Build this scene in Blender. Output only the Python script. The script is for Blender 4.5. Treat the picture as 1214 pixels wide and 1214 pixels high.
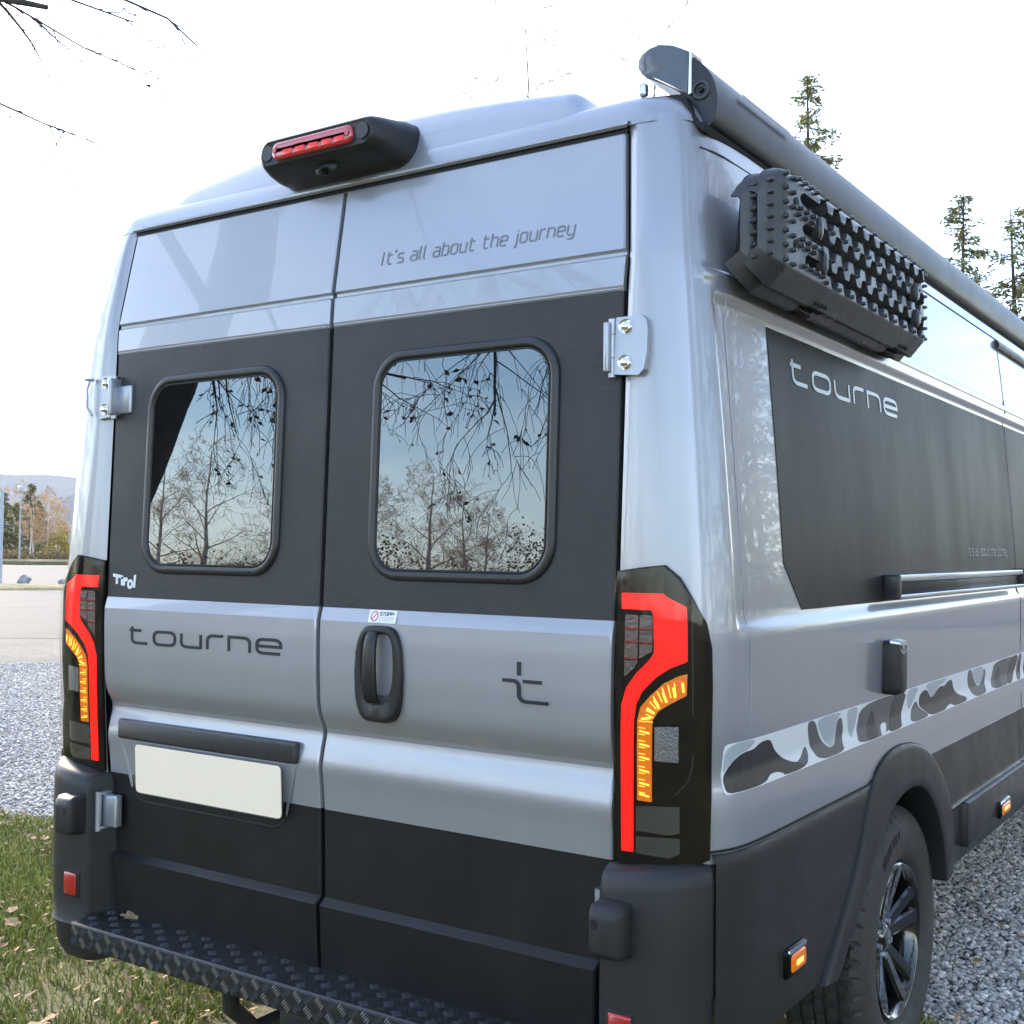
import bpy, bmesh, math, random
import numpy as np
from mathutils import Vector, Matrix, noise
from math import radians as rad, sin, cos, pi

for o in list(bpy.data.objects): bpy.data.objects.remove(o)
S = bpy.context.scene
COL = S.collection
random.seed(7); RNG = np.random.default_rng(7)

# ------------------------------------------------------------------ camera
cam_d = bpy.data.cameras.new('camera'); cam = bpy.data.objects.new('camera', cam_d); COL.objects.link(cam)
CAM = Vector((1.939, -2.060, 1.413)); YAW, PITCH, ROLL = rad(-34.098), rad(1.783), rad(.582)
fwd = Vector((sin(YAW)*cos(PITCH), cos(YAW)*cos(PITCH), sin(PITCH)))
r_ = fwd.cross(Vector((0,0,1))).normalized(); u_ = r_.cross(fwd)
R_ = cos(ROLL)*r_ + sin(ROLL)*u_; U_ = -sin(ROLL)*r_ + cos(ROLL)*u_
m = Matrix((R_, U_, -fwd)).transposed().to_4x4(); m.translation = CAM
cam.matrix_world = m
cam_d.sensor_width = 36; cam_d.lens = 1411/1214*36; cam_d.clip_start = .05; cam_d.clip_end = 20000
cam_d.dof.use_dof = False
S.camera = cam

# ------------------------------------------------------------------ sky, sun, exposure
SUN_AZ, SUN_EL = -72.0, 26.0           # degrees from +Y towards +X, above the horizon
W = bpy.data.worlds.new('World'); S.world = W; W.use_nodes = True
nt = W.node_tree; nt.nodes.clear()
def wn(t, **k):
    n = nt.nodes.new(t)
    for a, b in k.items(): setattr(n, a, b)
    return n
wo = wn('ShaderNodeOutputWorld'); bg = wn('ShaderNodeBackground'); bg.inputs['Strength'].default_value = .15
sky = wn('ShaderNodeTexSky'); sky.sky_type = 'NISHITA'; sky.sun_disc = False
sky.sun_elevation = rad(SUN_EL); sky.sun_rotation = rad(SUN_AZ); sky.dust_density = .5; sky.air_density = 1.0; sky.ozone_density = 1.5
tc = wn('ShaderNodeTexCoord'); mp = wn('ShaderNodeMapping'); mp.inputs['Scale'].default_value = (1.0, 1.0, 5.5)
cn = wn('ShaderNodeTexNoise'); cn.inputs['Scale'].default_value = 1.7; cn.inputs['Detail'].default_value = 7; cn.inputs['Roughness'].default_value = .55; cn.inputs['Distortion'].default_value = .5
cr = wn('ShaderNodeValToRGB'); cr.color_ramp.elements[0].position = .42; cr.color_ramp.elements[1].position = .74
cr.color_ramp.elements[0].color = (0,0,0,1); cr.color_ramp.elements[1].color = (.60,.60,.60,1)
bw = wn('ShaderNodeRGBToBW'); cm = wn('ShaderNodeMixRGB', blend_type='MULTIPLY'); cm.inputs[0].default_value = 1; cm.inputs[2].default_value = (1.75,1.72,1.70,1)
mx = wn('ShaderNodeMixRGB')
L = nt.links.new
L(tc.outputs['Generated'], mp.inputs['Vector']); L(mp.outputs[0], cn.inputs['Vector']); L(cn.outputs['Fac'], cr.inputs[0])
L(sky.outputs[0], bw.inputs[0]); L(bw.outputs[0], cm.inputs[1])
L(cr.outputs[0], mx.inputs[0]); L(sky.outputs[0], mx.inputs[1]); L(cm.outputs[0], mx.inputs[2]); L(mx.outputs[0], bg.inputs['Color']); L(bg.outputs[0], wo.inputs[0])
sd = bpy.data.lights.new('sun', 'SUN'); so = bpy.data.objects.new('sun', sd); COL.objects.link(so)
sd.energy = 2.3; sd.angle = rad(8); sd.color = (1, .87, .68)
sv = Vector((sin(rad(SUN_AZ))*cos(rad(SUN_EL)), cos(rad(SUN_AZ))*cos(rad(SUN_EL)), sin(rad(SUN_EL))))
so.rotation_euler = sv.to_track_quat('Z', 'Y').to_euler(); so.location = sv*30
S.view_settings.view_transform = 'Standard'; S.view_settings.look = 'None'; S.view_settings.gamma = 1
S.view_settings.use_curve_mapping = False; S.view_settings.exposure = 2.25
S.render.engine = 'CYCLES'; S.render.resolution_x = S.render.resolution_y = 1024
S.cycles.use_adaptive_sampling = True; S.cycles.adaptive_threshold = .02; S.cycles.use_denoising = True
S.cycles.max_bounces = 6; S.cycles.diffuse_bounces = 3; S.cycles.glossy_bounces = 4; S.cycles.volume_bounces = 0; S.cycles.sample_clamp_indirect = 6

# ------------------------------------------------------------------ materials
MAT = {}
def pm(name, col, rough=.5, metal=0., coat=0., coat_rough=.03, spec=.5, ior=None, emit=None, estr=0., var=None, bump=None, island=None, trans=0., rvar=None):
    """principled material. var=(scale, amount[, stretch xyz]) mottles the colour; bump=(scale, strength, dist); island=list of (pos, colour) by random per island"""
    M = bpy.data.materials.new(name); M.use_nodes = True; t = M.node_tree; b = t.nodes['Principled BSDF']
    b.inputs['Base Color'].default_value = (*col, 1); b.inputs['Roughness'].default_value = rough; b.inputs['Metallic'].default_value = metal
    b.inputs['Coat Weight'].default_value = coat; b.inputs['Coat Roughness'].default_value = coat_rough; b.inputs['Specular IOR Level'].default_value = spec
    if ior: b.inputs['IOR'].default_value = ior
    if trans: b.inputs['Transmission Weight'].default_value = trans
    if emit: b.inputs['Emission Color'].default_value = (*emit, 1); b.inputs['Emission Strength'].default_value = estr
    tcn = t.nodes.new('ShaderNodeTexCoord'); src = None
    if island:
        g = t.nodes.new('ShaderNodeNewGeometry'); rp = t.nodes.new('ShaderNodeValToRGB')
        els = rp.color_ramp.elements
        while len(els) < len(island): els.new(.5)
        for e, (p, c) in zip(els, island): e.position = p; e.color = (*c, 1)
        t.links.new(g.outputs['Random Per Island'], rp.inputs[0]); src = rp.outputs[0]
    if var:
        mpp = t.nodes.new('ShaderNodeMapping'); t.links.new(tcn.outputs['Object'], mpp.inputs[0])
        if len(var) > 2: mpp.inputs['Scale'].default_value = var[2]
        n = t.nodes.new('ShaderNodeTexNoise'); n.inputs['Scale'].default_value = var[0]; n.inputs['Detail'].default_value = 6; t.links.new(mpp.outputs[0], n.inputs['Vector'])
        mr = t.nodes.new('ShaderNodeMapRange'); mr.inputs['From Min'].default_value = .3; mr.inputs['From Max'].default_value = .7
        mr.inputs['To Min'].default_value = 1-var[1]; mr.inputs['To Max'].default_value = 1+var[1]; t.links.new(n.outputs['Fac'], mr.inputs[0])
        mm = t.nodes.new('ShaderNodeMixRGB'); mm.blend_type = 'MULTIPLY'; mm.inputs[0].default_value = 1
        if src: t.links.new(src, mm.inputs[1])
        else: mm.inputs[1].default_value = (*col, 1)
        t.links.new(mr.outputs[0], mm.inputs[2]); src = mm.outputs[0]
    if src: t.links.new(src, b.inputs['Base Color'])
    if rvar:      # uneven gloss: wiped, dusty and streaked patches
        mp2 = t.nodes.new('ShaderNodeMapping'); t.links.new(tcn.outputs['Object'], mp2.inputs[0]); mp2.inputs['Scale'].default_value = rvar[2] if len(rvar) > 2 else (1,1,1)
        n3 = t.nodes.new('ShaderNodeTexNoise'); n3.inputs['Scale'].default_value = rvar[0]; n3.inputs['Detail'].default_value = 8; n3.inputs['Roughness'].default_value = .7; t.links.new(mp2.outputs[0], n3.inputs['Vector'])
        m3 = t.nodes.new('ShaderNodeMapRange'); m3.inputs['From Min'].default_value = .35; m3.inputs['From Max'].default_value = .68; m3.inputs['To Min'].default_value = max(.02,rough-rvar[1]); m3.inputs['To Max'].default_value = rough+rvar[1]; t.links.new(n3.outputs['Fac'], m3.inputs[0]); t.links.new(m3.outputs[0], b.inputs['Roughness'])
    if bump:
        n = t.nodes.new('ShaderNodeTexNoise'); n.inputs['Scale'].default_value = bump[0]; n.inputs['Detail'].default_value = 4
        t.links.new(tcn.outputs['Object'], n.inputs['Vector'])
        bm_ = t.nodes.new('ShaderNodeBump'); bm_.inputs['Strength'].default_value = bump[1]; bm_.inputs['Distance'].default_value = bump[2]
        t.links.new(n.outputs['Fac'], bm_.inputs['Height']); t.links.new(bm_.outputs[0], b.inputs['Normal'])
    MAT[name] = M
    return M
pm('paint', (.345,.352,.390), .33, .48, .75, .02, var=(9, .02, (1,1,.12)), rvar=(3,.022,(1,1,.3)))
pm('door_film', (.030,.030,.033), .45, 0, 0, .25, spec=.35, bump=(900, .25, .0006), var=(60, .25, (1,1,14)), rvar=(7,.10))
pm('lower_film', (.007,.0073,.0085), .48, spec=.38, bump=(700, .12, .0005), var=(5, .22), rvar=(6,.08,(1,1,.5)))
pm('side_film', (.017,.0165,.018), .45, 0, 0, .10, spec=.15, var=(30, .2, (1,1,.15)), rvar=(4,.035,(1,1,.3)))
pm('plastic', (.019,.0195,.021), .48, spec=.4, bump=(1100, .35, .0006), var=(7, .16), rvar=(9,.08))
pm('plastic_fine', (.017,.0172,.0182), .40, spec=.4, bump=(900, .12, .0004), var=(8,.15), rvar=(8,.07))
pm('rubber', (.014,.014,.015), .62)
pm('gap', (.004,.004,.005), .7)
pm('frame_grey', (.032,.033,.037), .38, bump=(900, .1, .0003))
pm('frame_black', (.016,.0165,.019), .34, bump=(900, .1, .0003))
pm('window_glass', (.004,.005,.006), .005, spec=.5, ior=2.15)
MAT['window_glass'].node_tree.nodes['Principled BSDF'].inputs['Specular Tint'].default_value = (.84,.93,1,1)
pm('chrome', (.85,.85,.87), .12, 1)
pm('alu', (.62,.64,.68), .30, 1)
pm('hinge_paint', (.40,.42,.47), .35, .6, .4, .1)
pm('plate', (.95,.79,.62), .55)
pm('lamp_dark', (.005,.0048,.005), .12, 0, 0, .01, spec=.15)
pm('lamp_red', (.40,.002,.003), .3, 0, .25, .02, spec=.2, emit=(1,.008,.006), estr=.32)
pm('lamp_amber', (.40,.09,.004), .2, 0, .3, .02, emit=(1,.24,.003), estr=.085, bump=(90,.6,.004))
pm('lamp_amber_hot', (1,.5,.08), .2, 0, 1, .02, emit=(1,.44,.03), estr=.55)
pm('lamp_cell', (.13,.10,.11), .12, .7, 1, .02, bump=(120, .5, .004))
pm('lamp_cell_red', (.30,.02,.02), .12, .3, 1, .02)
pm('lamp_clear', (.17,.17,.18), .10, .6, 1, .02, bump=(240, .8, .004))
pm('lamp_smoke', (.045,.045,.048), .12, .5, 1, .02, bump=(180, .7, .004))
pm('lamp_red_dim', (.3,.002,.003), .3, emit=(1,.01,.008), estr=.18)
pm('reflector_red', (.42,.01,.012), .15, 0, 1, .02, bump=(300, .4, .002))
pm('brake_lens', (.45,.012,.02), .06, 0, 1, .01, spec=.8)
pm('brake_led', (.75,.03,.03), .2, emit=(1,.03,.03), estr=.04)
pm('white_print', (.78,.79,.80), .45)
pm('letter_dark', (.018,.022,.032), .35, bump=(600, .05, .0003))
pm('letter_silver', (.42,.425,.44), .3, .3)
pm('letter_grey', (.19,.20,.235), .4)
pm('letter_dim', (.17,.17,.175), .4)
pm('print_red', (.55,.03,.03), .5)
pm('camo_light', (.80,.81,.83), .35, 0, .25, .08)
pm('camo_blue', (.42,.46,.50), .35, 0, .25, .08)
pm('camo_mid', (.10,.092,.10), .4, 0, .15, .1)
pm('camo_dark', (.028,.024,.026), .4, 0, .12, .1)
pm('awning_case', (.014,.014,.016), .40, 0, 0, .12, rvar=(6,.025))
pm('awning_cap', (.065,.075,.10), .22, 0, .5, .05)
pm('board', (.040,.041,.046), .36, var=(14,.25), rvar=(12,.12), bump=(500, .12, .0006))
pm('tyre', (.038,.037,.036), .66, var=(30, .25), bump=(400, .2, .001))
pm('rim_black', (.010,.010,.011), .12, 0, 1, .03)
pm('rim_edge', (.6,.62,.66), .15, 1)
pm('brake_disc', (.14,.14,.145), .35, .8)
pm('step_black', (.016,.017,.019), .38, bump=(300, .08, .0006))
pm('step_worn', (.34,.35,.37), .35, .5)
pm('seam_light', (.40,.41,.46), .4)
pm('bark', (.075,.060,.048), .9, bump=(14, .9, .03), var=(6, .35, (1,1,.25)))
pm('bark_dark', (.055,.046,.040), .9, bump=(14, .9, .03), var=(6, .3))
pm('twig', (.060,.045,.038), .85)
pm('birch_bark', (.58,.53,.46), .8, var=(7, .45, (1,1,3)))
pm('birch_twig', (.52,.32,.17), .85, var=(1.2,.25))
pm('beech_leaf', (.06,.03,.015), .7, island=[(0,(.035,.018,.010)),(.6,(.075,.036,.016)),(1,(.13,.075,.03))])
pm('needles', (.05,.07,.02), .75, island=[(0,(.075,.095,.030)),(.5,(.14,.15,.05)),(1,(.24,.20,.07))])
pm('needles_dark', (.03,.05,.02), .75, island=[(0,(.055,.070,.020)),(.5,(.15,.15,.035)),(1,(.38,.28,.06))])
pm('needles_light', (.16,.17,.06), .8, island=[(0,(.12,.13,.045)),(.5,(.24,.24,.09)),(1,(.40,.33,.13))])
pm('golden_leaf', (.3,.2,.03), .7, island=[(0,(.30,.19,.03)),(1,(.45,.33,.05))])
pm('hedge_leaf', (.2,.11,.04), .8, island=[(0,(.16,.085,.035)),(.6,(.30,.18,.07)),(1,(.46,.31,.12))])
pm('grass', (.08,.10,.02), .75, island=[(0,(.10,.135,.020)),(.5,(.20,.245,.035)),(.85,(.32,.31,.07)),(1,(.46,.36,.15))])
pm('leaf_brown', (.15,.09,.05), .8, island=[(0,(.16,.085,.045)),(.4,(.30,.18,.09)),(.8,(.45,.30,.17)),(1,(.48,.21,.08))])
pm('leaf_orange', (.32,.14,.05), .75, island=[(0,(.25,.10,.035)),(1,(.42,.24,.08))])
pm('stone', (.3,.3,.32), .85, island=[(0,(.24,.225,.21)),(.3,(.44,.42,.40)),(.7,(.62,.59,.56)),(1,(.84,.78,.70))], var=(60,.15))
pm('boulder', (.28,.27,.26), .9, bump=(6, .8, .05), var=(5,.3))
pm('post_white', (.40,.42,.45), .5)
pm('post_grey', (.33,.34,.35), .5)
pm('hills', (.022,.034,.040), .95, var=(.012, .25))
pm('recess_grey', (.10,.102,.11), .5)
pm('hub_badge', (.35,.36,.38), .3, .7)

M = bpy.data.materials.new('clear_lens'); M.use_nodes = True; t = M.node_tree; t.nodes.clear()
_o = t.nodes.new('ShaderNodeOutputMaterial'); _m = t.nodes.new('ShaderNodeMixShader'); _t = t.nodes.new('ShaderNodeBsdfTransparent'); _g = t.nodes.new('ShaderNodeBsdfGlossy'); _g.inputs['Roughness'].default_value = .02
_lw = t.nodes.new('ShaderNodeLayerWeight'); _p = t.nodes.new('ShaderNodeMath'); _p.operation = 'POWER'; _p.inputs[1].default_value = 5; _f = t.nodes.new('ShaderNodeMath'); _f.operation = 'MULTIPLY_ADD'; _f.inputs[1].default_value = .80; _f.inputs[2].default_value = .018
_lw.inputs[0].default_value = .5; t.links.new(_lw.outputs['Facing'], _p.inputs[0]); t.links.new(_p.outputs[0], _f.inputs[0])
t.links.new(_f.outputs[0], _m.inputs[0]); t.links.new(_t.outputs[0], _m.inputs[1]); t.links.new(_g.outputs[0], _m.inputs[2]); t.links.new(_m.outputs[0], _o.inputs[0]); MAT['clear_lens'] = M
def ground_mat(name, cols, scale, bump, mix2=None, rough=.9):
    M = bpy.data.materials.new(name); M.use_nodes = True; t = M.node_tree; b = t.nodes['Principled BSDF']; b.inputs['Roughness'].default_value = rough
    tcn = t.nodes.new('ShaderNodeTexCoord'); v = t.nodes.new('ShaderNodeTexVoronoi'); v.inputs['Scale'].default_value = scale
    t.links.new(tcn.outputs['Object'], v.inputs['Vector'])
    rp = t.nodes.new('ShaderNodeValToRGB'); els = rp.color_ramp.elements
    while len(els) < len(cols): els.new(.5)
    for i, (e, c) in enumerate(zip(els, cols)): e.position = i/(len(cols)-1); e.color = (*c, 1)
    sp = t.nodes.new('ShaderNodeSeparateColor'); t.links.new(v.outputs['Color'], sp.inputs[0]); t.links.new(sp.outputs[0], rp.inputs[0])
    n = t.nodes.new('ShaderNodeTexNoise'); n.inputs['Scale'].default_value = .7; n.inputs['Detail'].default_value = 8; n.inputs['Roughness'].default_value = .7; t.links.new(tcn.outputs['Object'], n.inputs['Vector'])
    mr = t.nodes.new('ShaderNodeMapRange'); mr.inputs['From Min'].default_value = .3; mr.inputs['From Max'].default_value = .7; mr.inputs['To Min'].default_value = .72; mr.inputs['To Max'].default_value = 1.22; t.links.new(n.outputs['Fac'], mr.inputs[0])
    mm = t.nodes.new('ShaderNodeMixRGB'); mm.blend_type = 'MULTIPLY'; mm.inputs[0].default_value = 1; t.links.new(rp.outputs[0], mm.inputs[1]); t.links.new(mr.outputs[0], mm.inputs[2])
    out = mm.outputs[0]
    if mix2:
        n2 = t.nodes.new('ShaderNodeTexNoise'); n2.inputs['Scale'].default_value = mix2[1]; n2.inputs['Detail'].default_value = 9; n2.inputs['Roughness'].default_value = .7; t.links.new(tcn.outputs['Object'], n2.inputs['Vector'])
        r2 = t.nodes.new('ShaderNodeValToRGB'); r2.color_ramp.elements[0].position = mix2[2]; r2.color_ramp.elements[1].position = mix2[2]+.14; t.links.new(n2.outputs['Fac'], r2.inputs[0])
        m2 = t.nodes.new('ShaderNodeMixRGB'); t.links.new(r2.outputs[0], m2.inputs[0]); t.links.new(out, m2.inputs[1]); m2.inputs[2].default_value = (*mix2[0], 1); out = m2.outputs[0]
    t.links.new(out, b.inputs['Base Color'])
    bm_ = t.nodes.new('ShaderNodeBump'); bm_.inputs['Strength'].default_value = bump[0]; bm_.inputs['Distance'].default_value = bump[1]; bm_.invert = True
    t.links.new(v.outputs['Distance'], bm_.inputs['Height']); t.links.new(bm_.outputs[0], b.inputs['Normal'])
    MAT[name] = M
ground_mat('gravel', [(.070,.068,.066),(.105,.101,.098),(.14,.135,.13),(.18,.17,.16)], 55, (.8,.012))
ground_mat('soil', [(.08,.08,.02),(.12,.115,.03),(.15,.12,.05),(.08,.06,.03)], 90, (.35,.008), ((.085,.06,.035), 3.4, .55))
ground_mat('asphalt', [(.044,.043,.050),(.052,.051,.058),(.060,.058,.064)], 120, (.2,.004))
ground_mat('field', [(.08,.09,.03),(.11,.10,.04),(.14,.12,.055)], 3, (.2,.05), ((.22,.17,.08), .15, .5))
ground_mat('verge', [(.07,.08,.02),(.11,.10,.035),(.14,.11,.055)], 18, (.7,.05), ((.20,.14,.08), 1.2, .5))

# ------------------------------------------------------------------ helpers
def tag(o, label=None, cat=None, group=None, kind=None):
    if label: o['label'] = label
    if cat: o['category'] = cat
    if group: o['group'] = group
    if kind: o['kind'] = kind
    return o
def empty(name, loc=(0,0,0)):
    o = bpy.data.objects.new(name, None); o.empty_display_size = .2; COL.objects.link(o); o.location = loc
    return o
def mobj(name, V, F, mat, parent=None, smooth=True, mats=None, midx=None, auto=None):
    me = bpy.data.meshes.new(name); me.from_pydata([tuple(map(float, v)) for v in V], [], [tuple(f) for f in F])
    for k in (mats or [mat]): me.materials.append(MAT[k])
    if midx is not None: me.polygons.foreach_set('material_index', midx)
    if smooth:
        me.polygons.foreach_set('use_smooth', [True]*len(me.polygons))
        if auto is not None: me.set_sharp_from_angle(angle=rad(auto))
    me.validate(); me.update()
    o = bpy.data.objects.new(name, me); COL.objects.link(o)
    if parent: o.parent = parent
    return o
class MB:
    def __init__(s): s.V = []; s.F = []
    def add(s, V, F):
        b = len(s.V); s.V += [tuple(v) for v in V]; s.F += [tuple(i+b for i in f) for f in F]; return s
    def grid(s, rows, closed=False):
        n = len(rows[0]); V = [p for r in rows for p in r]; F = []
        for i in range(len(rows)-1):
            for j in range(n if closed else n-1):
                k = (j+1) % n; F.append((i*n+j, i*n+k, (i+1)*n+k, (i+1)*n+j))
        return s.add(V, F)
    def loft(s, loops, cap0=False, cap1=False):
        n = len(loops[0]); b = len(s.V); s.grid(loops, True)
        if cap0: s.F.append(tuple(range(b+n-1, b-1, -1)))
        if cap1: e = b+(len(loops)-1)*n; s.F.append(tuple(range(e, e+n)))
        return s
    def box(s, x0, x1, y0, y1, z0, z1, bev=0.):
        if bev <= 0:
            V = [(x,y,z) for x in (x0,x1) for y in (y0,y1) for z in (z0,z1)]
            return s.add(V, [(0,1,3,2),(4,6,7,5),(0,4,5,1),(2,3,7,6),(0,2,6,4),(1,5,7,3)])
        c = bev*.4; loops = []
        for y, i in ((y0,bev),(y0+c,c),(y0+bev,0),(y1-bev,0),(y1-c,c),(y1,bev)):
            loops.append([(p[0], y, p[1]) for p in rr(x0+i, x1-i, z0+i, z1-i, max(bev-i*.5,.001), 3)])
        return s.loft(loops, True, True)
    def tube(s, path, rad_, n=8, caps=True):
        path = [Vector(p) for p in path]; loops = []
        rs = rad_ if hasattr(rad_, '__len__') else [rad_]*len(path)
        up = None
        for i, p in enumerate(path):
            t = (path[min(i+1,len(path)-1)]-path[max(i-1,0)]).normalized()
            if up is None: up = Vector((0,0,1)) if abs(t.z) < .9 else Vector((1,0,0))
            a = t.cross(up).normalized(); up = a.cross(t).normalized()
            loops.append([tuple(p+rs[i]*(a*cos(2*pi*k/n)+up*sin(2*pi*k/n))) for k in range(n)])
        return s.loft(loops, caps, caps)
    def build(s, name, mat, parent=None, smooth=True, auto=35, **k):
        o = mobj(name, s.V, s.F, mat, parent, smooth, auto=auto, **k); return o
def rr(x0, x1, y0, y1, r, n=6):
    P = []
    for cx, cy, a in ((x1-r,y0+r,-90),(x1-r,y1-r,0),(x0+r,y1-r,90),(x0+r,y0+r,180)):
        for k in range(n+1):
            t = rad(a+90*k/n); P.append((cx+r*cos(t), cy+r*sin(t)))
    return P
def poly_on(name, polys, mp_, o0, o1, mat, parent, ucuts=(), vcuts=(), bev=0., smooth=True):
    """2-D polygon(s) laid on a surface map mp_(u,v,off) as a slab from off o0 to o1"""
    bm = bmesh.new()
    for poly in polys:
        vs = [bm.verts.new((p[0], p[1], 0)) for p in poly]
        bm.faces.new(vs)
    bmesh.ops.triangulate(bm, faces=bm.faces[:])
    for c in ucuts: bmesh.ops.bisect_plane(bm, geom=bm.verts[:]+bm.edges[:]+bm.faces[:], plane_co=(c,0,0), plane_no=(1,0,0))
    for c in vcuts: bmesh.ops.bisect_plane(bm, geom=bm.verts[:]+bm.edges[:]+bm.faces[:], plane_co=(0,c,0), plane_no=(0,1,0))
    top = bm.faces[:]
    bm.normal_update()
    base = bmesh.ops.extrude_face_region(bm, geom=top)
    for v in bm.verts: v.co.z = o0
    tv = [g for g in base['geom'] if isinstance(g, bmesh.types.BMVert)]
    for v in tv: v.co.z = o1
    tf = [g for g in base['geom'] if isinstance(g, bmesh.types.BMFace)]
    if bev > 0:
        tfs = set(tf)
        ed = [e for e in bm.edges if sum(f in tfs for f in e.link_faces) == 1 and e.verts[0].co.z == o1 and e.verts[1].co.z == o1]
        bmesh.ops.bevel(bm, geom=ed, offset=bev, segments=2, affect='EDGES', clamp_overlap=True)
    for v in bm.verts: v.co = Vector(mp_(v.co.x, v.co.y, v.co.z))
    bmesh.ops.recalc_face_normals(bm, faces=bm.faces[:])
    me = bpy.data.meshes.new(name); bm.to_mesh(me); bm.free(); me.materials.append(MAT[mat])
    if smooth:
        me.polygons.foreach_set('use_smooth', [True]*len(me.polygons)); me.set_sharp_from_angle(angle=rad(32))
    o = bpy.data.objects.new(name, me); COL.objects.link(o); o.parent = parent
    return o
def stroke_mb(mb, pts, w, mp_, o0, o1, closed=False):
    P = [Vector((p[0], p[1])) for p in pts]; n = len(P); Lr = []
    for i in range(n):
        a = P[i]-P[i-1] if (i > 0 or closed) else P[1]-P[0]
        b = P[(i+1) % n]-P[i] if (i < n-1 or closed) else P[-1]-P[-2]
        if a.length < 1e-9: a = b
        if b.length < 1e-9: b = a
        a = a.normalized(); b = b.normalized(); t = (a+b)
        t = t.normalized() if t.length > 1e-6 else a
        nn = Vector((-t.y, t.x)); k = 1/max(.5, nn.dot(Vector((-a.y, a.x))))
        Lr.append((P[i]+nn*w*.5*k, P[i]-nn*w*.5*k))
    if closed: Lr.append(Lr[0])
    loops = []
    for l, r in Lr:
        loops.append([mp_(l.x,l.y,o0), mp_(l.x,l.y,o1), mp_(r.x,r.y,o1), mp_(r.x,r.y,o0)])
    mb.loft(loops, True, True)
def arc(cx, cy, rx, ry, a0, a1, n=7): return [(cx+rx*cos(rad(a0+(a1-a0)*k/n)), cy+ry*sin(rad(a0+(a1-a0)*k/n))) for k in range(n+1)]
# wide techno wordmark, x in letter units, height 1
def word_t(): return [[(.08,1.30),(.08,.40)]+arc(.40,.32,.32,.32,180,270)+[(1.15,0)], [(-.08,1.0),(.72,1.0)]], 1.2
def word_o(): return [arc(.35,.35,.35,.35,180,270,4)+arc(1.1,.35,.35,.35,270,360,4)+arc(1.1,.65,.35,.35,0,90,4)+arc(.35,.65,.35,.35,90,180,4)], 1.45
def word_u(): return [[(0,1)]+arc(.35,.35,.35,.35,180,270,4)+[(.7,0),(1.3,0)], [(1.3,-.06),(1.3,1)]], 1.3
def word_r(): return [[(0,-.06),(0,.6)]+arc(.36,.64,.36,.36,180,90,4)+[(1.0,1)]], .95
def word_n(): return [[(0,-.06),(0,1),(.9,1)]+arc(.95,.65,.35,.35,90,0,4)+[(1.3,-.06)]], 1.3
def word_e(): return [[(.02,.5),(1.45,.5),(1.45,.65)]+arc(1.1,.65,.35,.35,0,90,4)+arc(.35,.65,.35,.35,90,180,4)+arc(.35,.35,.35,.35,180,270,4)+[(1.40,0)]], 1.45
def wordmark(name, x0, z0, ux, uz, w, mp_, o0, o1, mat, parent):
    x = 0; mb = MB()
    for f in (word_t, word_o, word_u, word_r, word_n, word_e):
        st, wd = f()
        for s in st:
            closed = f is word_o
            stroke_mb(mb, [(x0+(x+p[0])*ux, z0+p[1]*uz) for p in s], w, mp_, o0, o1, closed)
        x += wd+.44
    return mb.build(name, mat, parent, smooth=False)
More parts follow.
